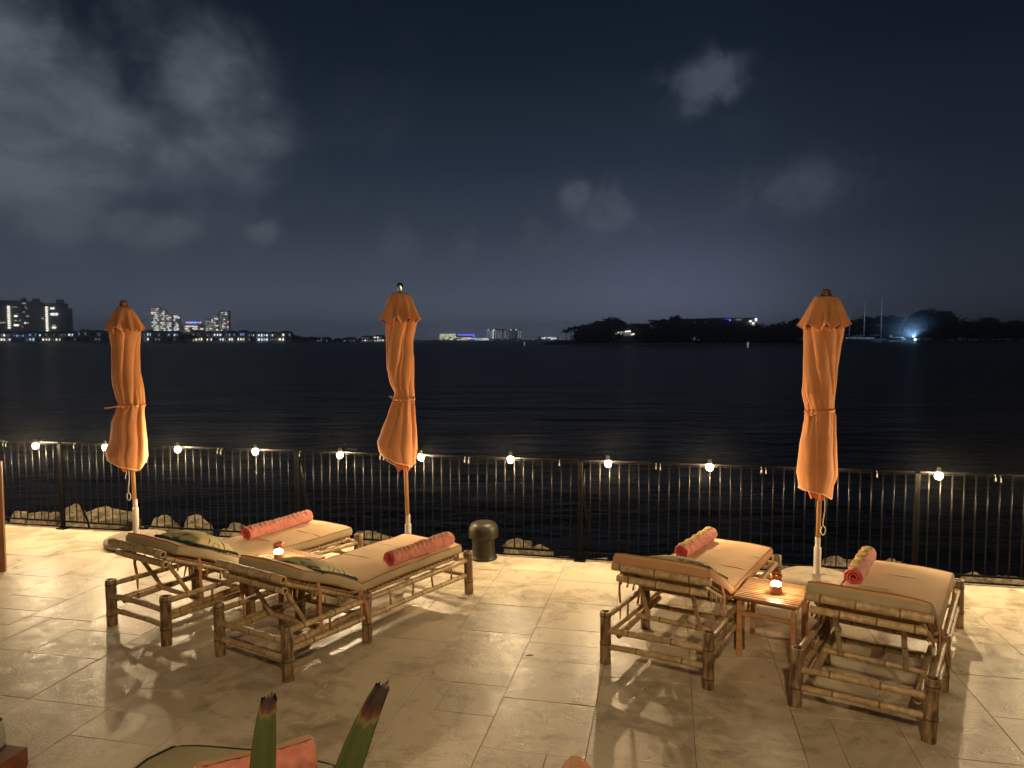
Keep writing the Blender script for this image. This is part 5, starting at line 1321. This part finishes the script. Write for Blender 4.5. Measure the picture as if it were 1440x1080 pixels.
# three masted yacht and motor yacht
def hull(mb, L_, bm, h, n=24, sheer=.25, mi=0):
    rs = []
    for k in range(n + 1):
        f = k / n; w = bm / 2 * (math.sin(math.pi * min(1, (f + .12) * .62)) ** .8 if f > .3 else lerp(.72, 1, f / .3) * math.sin(math.pi * .26) ** .8 * 1.0)
        w = bm / 2 * max(.02, (1 - max(0, (f - .45) / .55) ** 2.2) * lerp(.78, 1, min(1, f / .3)))
        zt = h * (1 + sheer * max(0, f - .4) ** 1.5); x = -L_ / 2 + L_ * f; rake = max(0, f - .8) * .0
        rs.append([Vector((x, -w, zt)), Vector((x - .03 * L_ * max(0, f - .7), -w * .8, zt * .45)), Vector((x - .08 * L_ * max(0, f - .6), -w * .35, -.5)), Vector((x - .08 * L_ * max(0, f - .6), w * .35, -.5)), Vector((x - .03 * L_ * max(0, f - .7), w * .8, zt * .45)), Vector((x, w, zt))])
    mb.rings(rs, mi=mi)
Ds = 850; t = empty('sailing_yacht', (wx(1212, Ds), Ds, ZW)); tag(t, 'three masted white sailing yacht moored right of the right umbrella', 'yacht')
mb = MB(); hull(mb, 62, 11, 4.2, sheer=.35); mb.build('hull', M['boat_white'], t, auto=40)
mb = MB(); mb.bbox((-4, 0, 5.4), (34, 6.5, 2.2), .5); mb.bbox((-8, 0, 7.0), (14, 5, 1.2), .4); mb.build('deckhouse', M['villa_post'], t, auto=40)
for k in range(12): win(t, 'faint_window' if k % 3 else 'dim_window', -19 + k * 2.7, 5.6, 1.3, .8, -3.25)
for i, (u, vt) in enumerate([(1193.8, 412), (1214.6, 410), (1238.6, 411)]):
    xm = wx(u, Ds) - wx(1212, Ds); z = wz(vt, Ds) - ZW
    mb = MB(); mb.tube([(xm, 0, 4), (xm, 0, z * .6), (xm, 0, z)], [.62, .5, .30], 8)
    if i == 2: mb.tube([(xm - 7, 0, wz(457.5, Ds) - ZW), (xm + 4, 0, wz(457.5, Ds) - ZW)], .16, 6)
    mb.build('mast', M['mast'], t)
    mb = MB(); mb.tube([(xm, 0, 9), (xm - 12, 0, 8.6)], .28, 6); mb.build('boom', M['mast'], t)
mb = MB(); mb.tube([(-30 + k * 5, -5, 4.3 + .9) for k in range(12)], .07, 5)
for k in range(24): mb.tube([(-30 + k * 2.4, -5, 4.0), (-30 + k * 2.4, -5, 5.2)], .06, 5)
mb.build('guard_rail', M['mast'], t)
Dy = 800; x = wx(1266, Dy); t = empty('motor_yacht', (x, Dy, ZW)); tag(t, 'sleek white motor yacht beside the bright blue light', 'yacht')
mb = MB(); hull(mb, 36, 8, 3.2, sheer=.3); mb.build('hull', M['boat_white'], t, auto=40)
mb = MB(); mb.add([(-15, -3, 3.4), (9, -2.4, 3.6), (4, -2.2, 5.6), (-13, -2.6, 6.0), (-15, 3, 3.4), (9, 2.4, 3.6), (4, 2.2, 5.6), (-13, 2.6, 6.0)], [(0, 1, 2, 3), (7, 6, 5, 4), (0, 4, 5, 1), (1, 5, 6, 2), (2, 6, 7, 3), (3, 7, 4, 0)]); mb.build('cabin', M['boat_dark'], t, smooth=False)
mb = MB(); mb.bbox((-6, 0, 6.25), (17, 5.6, .4), .15); mb.bbox((-11, 0, 7.4), (5, 2.4, .3), .1); mb.tube([(-11, 0, 6.3), (-11.5, 0, 9.6)], .25, 6); mb.tube([(-12, 0, 7), (-9, 0, 7)], .2, 6); mb.lathe([(.01, 0), (.8, .2), (.8, .7), (.01, 1.2)], 12, (-10, 0, 7.5)); mb.build('flybridge', M['boat_white'], t, auto=40)
for k in range(5): win(t, 'faint_window', -12 + k * 3.6, 2.0, 1.6, .8, -4.02)
# quay and blue floodlight
mb = MB(); mb.bbox((0, 0, .6), (92, 6, 2.2), .1); o = mb.build('jetty', M['concrete'], None, auto=30); o.location = (wx(1330, 872), 878, ZW); tag(o, 'low concrete jetty behind the moored yachts', 'jetty')
xl = wx(1285.5, 792); t = empty('floodlight', (xl, 790, ZW)); tag(t, 'glaring blue white floodlight on a buoy at the bow of the motor yacht', 'floodlight')
mb = MB(); mb.lathe([(.01, -.6), (1.1, -.4), (1.3, .3), (.5, .9), (.18, 1.0), (.18, 3.0), (.01, 3.0)], 14); mb.build('float', M['buoy_white'], t, auto=40)
mb = MB(); mb.lathe([(.01, 3.0), (.8, 3.3), (1.05, 4.0), (.8, 4.7), (.01, 5.0)], 14); mb.build('lamp_head', M['spot_blue'], t)

# drifting mist round the blue light
def mist():
    m = bpy.data.materials.new('blue_mist'); m.use_nodes = True; nt = m.node_tree; nt.nodes.clear()
    out = nd(nt, 'ShaderNodeOutputMaterial'); pv = nd(nt, 'ShaderNodeVolumePrincipled'); pv.inputs['Color'].default_value = (.85, .92, 1, 1); pv.inputs['Density'].default_value = .0026; pv.inputs['Anisotropy'].default_value = .1
    nt.links.new(pv.outputs[0], out.inputs['Volume'])
    tc = nd(nt, 'ShaderNodeTexCoord'); mp = nd(nt, 'ShaderNodeMapping'); mp.inputs['Scale'].default_value = (1 / 62, 1 / 50, 1 / 38)
    gr = nd(nt, 'ShaderNodeTexGradient', gradient_type='QUADRATIC_SPHERE'); k = nd(nt, 'ShaderNodeMath', operation='MULTIPLY'); k.inputs[1].default_value = .0075
    nt.links.new(tc.outputs['Object'], mp.inputs[0]); nt.links.new(mp.outputs[0], gr.inputs[0]); nt.links.new(gr.outputs['Fac'], k.inputs[0]); nt.links.new(k.outputs[0], pv.inputs['Density'])
    mb = MB(); rs = []
    for i in range(1, 16):
        th = math.pi * i / 16; rs.append([Vector((64 * math.sin(th) * math.cos(a), 52 * math.sin(th) * math.sin(a), 40 * math.cos(th))) * (1 + .08 * ns((th * 2, math.cos(a), math.sin(a)), 1, 2)) for a in [2 * math.pi * k / 28 for k in range(28)]])
    mb.rings([q[::-1] for q in rs]); o = mb.build('mist', m); o.location = (xl, 800, ZW + 6); tag(o, 'thin blue lit mist hanging round the floodlight', kind='stuff')
mist()
ld = bpy.data.lights.new('floodlight_beam', 'SPOT'); ld.spot_size = R(178); ld.spot_blend = 1.0; ld.energy = 130000; ld.color = (.30, .58, 1.0); ld.shadow_soft_size = .5
o = bpy.data.objects.new('floodlight_beam', ld); COL.objects.link(o); o.location = (xl - 2, 788, ZW + 6.2); o.rotation_euler = (R(165), R(-12), 0)

def haze():
    m = bpy.data.materials.new('sea_haze'); m.use_nodes = True; nt = m.node_tree; nt.nodes.clear()
    out = nd(nt, 'ShaderNodeOutputMaterial'); pv = nd(nt, 'ShaderNodeVolumePrincipled'); pv.inputs['Color'].default_value = (.92, .95, 1, 1)
    pv.inputs['Density'].default_value = HAZE; pv.inputs['Anisotropy'].default_value = .95
    nt.links.new(pv.outputs[0], out.inputs['Volume'])
    mb = MB(); mb.box((0, 2950, 58), (10400, 6300, 124)); o = mb.build('haze', m, smooth=False); tag(o, kind='stuff')
HAZE = .00038
haze()

# channel buoys
def buoy(u, vb, h_px, label):
    p = at_z(u, vb, ZW); D = p.y; s = h_px * D / FPX; t = empty('channel_buoy', p); tag(t, label, 'buoy', 'white channel buoys')
    mb = MB(); mb.lathe([(.01, -.08 * s), (.26 * s, -.05 * s), (.34 * s, .02 * s), (.30 * s, .12 * s), (.16 * s, .18 * s), (.12 * s, .20 * s)], 18); mb.build('float', M['buoy_white'], t)
    mb = MB(); mb.lathe([(.10 * s, .2 * s), (.09 * s, .45 * s), (.14 * s, .46 * s), (.15 * s, .92 * s), (.10 * s, .97 * s), (.01, 1.0 * s)], 14); mb.build('marker', M['buoy_marker_glow'], t, auto=40)  # marker head is no lamp, its dim emission is added
buoy(1051.6, 491, 10, 'white channel buoy off the island beach')
buoy(737.4, 487.6, 7, 'smaller white channel buoy left of the island')

# ------------------------------------------------------------------ assumed front light: two unseen fill lamps added behind the camera
def assumed_lamp(loc, label, P):  # fixture invented to carry the assumed fill light
    t = empty('assumed_fill_lamp', loc); tag(t, label, 'assumed_lamp')
    mb = MB(); mb.bbox((0, -.22, 0), (.26, .04, .5), .01); mb.build('back_plate', M['bronze'], t, auto=30)
    mb = MB(); mb.lathe([(.02, .22), (.16, .20), (.17, .16), (.02, .16)], 20); mb.build('hood', M['bronze'], t, auto=30)
    ld = bpy.data.lights.new('assumed_fill_light', 'POINT'); ld.energy = P; ld.color = (1.0, .72, .40); ld.shadow_soft_size = .15
    o = bpy.data.objects.new('assumed_fill_light', ld); COL.objects.link(o); o.location = Vector(loc)
assumed_lamp((0.3, -0.9, 4.6), 'assumed unseen fill lamp behind the camera', 800)  # added fill light, placed for the brightness of umbrellas and paving
assumed_lamp((-5.5, -5.0, 3.2), 'second assumed unseen fill lamp, farther left behind the camera', 70)  # weaker fill light, likewise added out of view

# ------------------------------------------------------------------ camera and render settings
cd = bpy.data.cameras.new('camera'); cam = bpy.data.objects.new('camera', cd); COL.objects.link(cam); scene.camera = cam
cd.sensor_width = 36; cd.lens = 36 * FPX / 1440; cd.clip_start = .05; cd.clip_end = 30000
cam.location = (0, 0, CAMZ); cam.rotation_euler = (R(90) - PITCH, 0, 0)
scene.view_settings.view_transform = 'Standard'; scene.view_settings.look = 'None'; scene.view_settings.exposure = 0; scene.view_settings.gamma = 1
cy = scene.cycles
cy.use_denoising = True; cy.denoiser = 'OPENIMAGEDENOISE'; cy.denoising_input_passes = 'RGB_ALBEDO_NORMAL'
cy.max_bounces = 6; cy.diffuse_bounces = 3; cy.glossy_bounces = 3; cy.transmission_bounces = 2; cy.volume_bounces = 0
cy.sample_clamp_indirect = 4.0; cy.use_light_tree = True; cy.volume_step_rate = 1; cy.volume_max_steps = 96
cy.caustics_reflective = False; cy.caustics_refractive = False
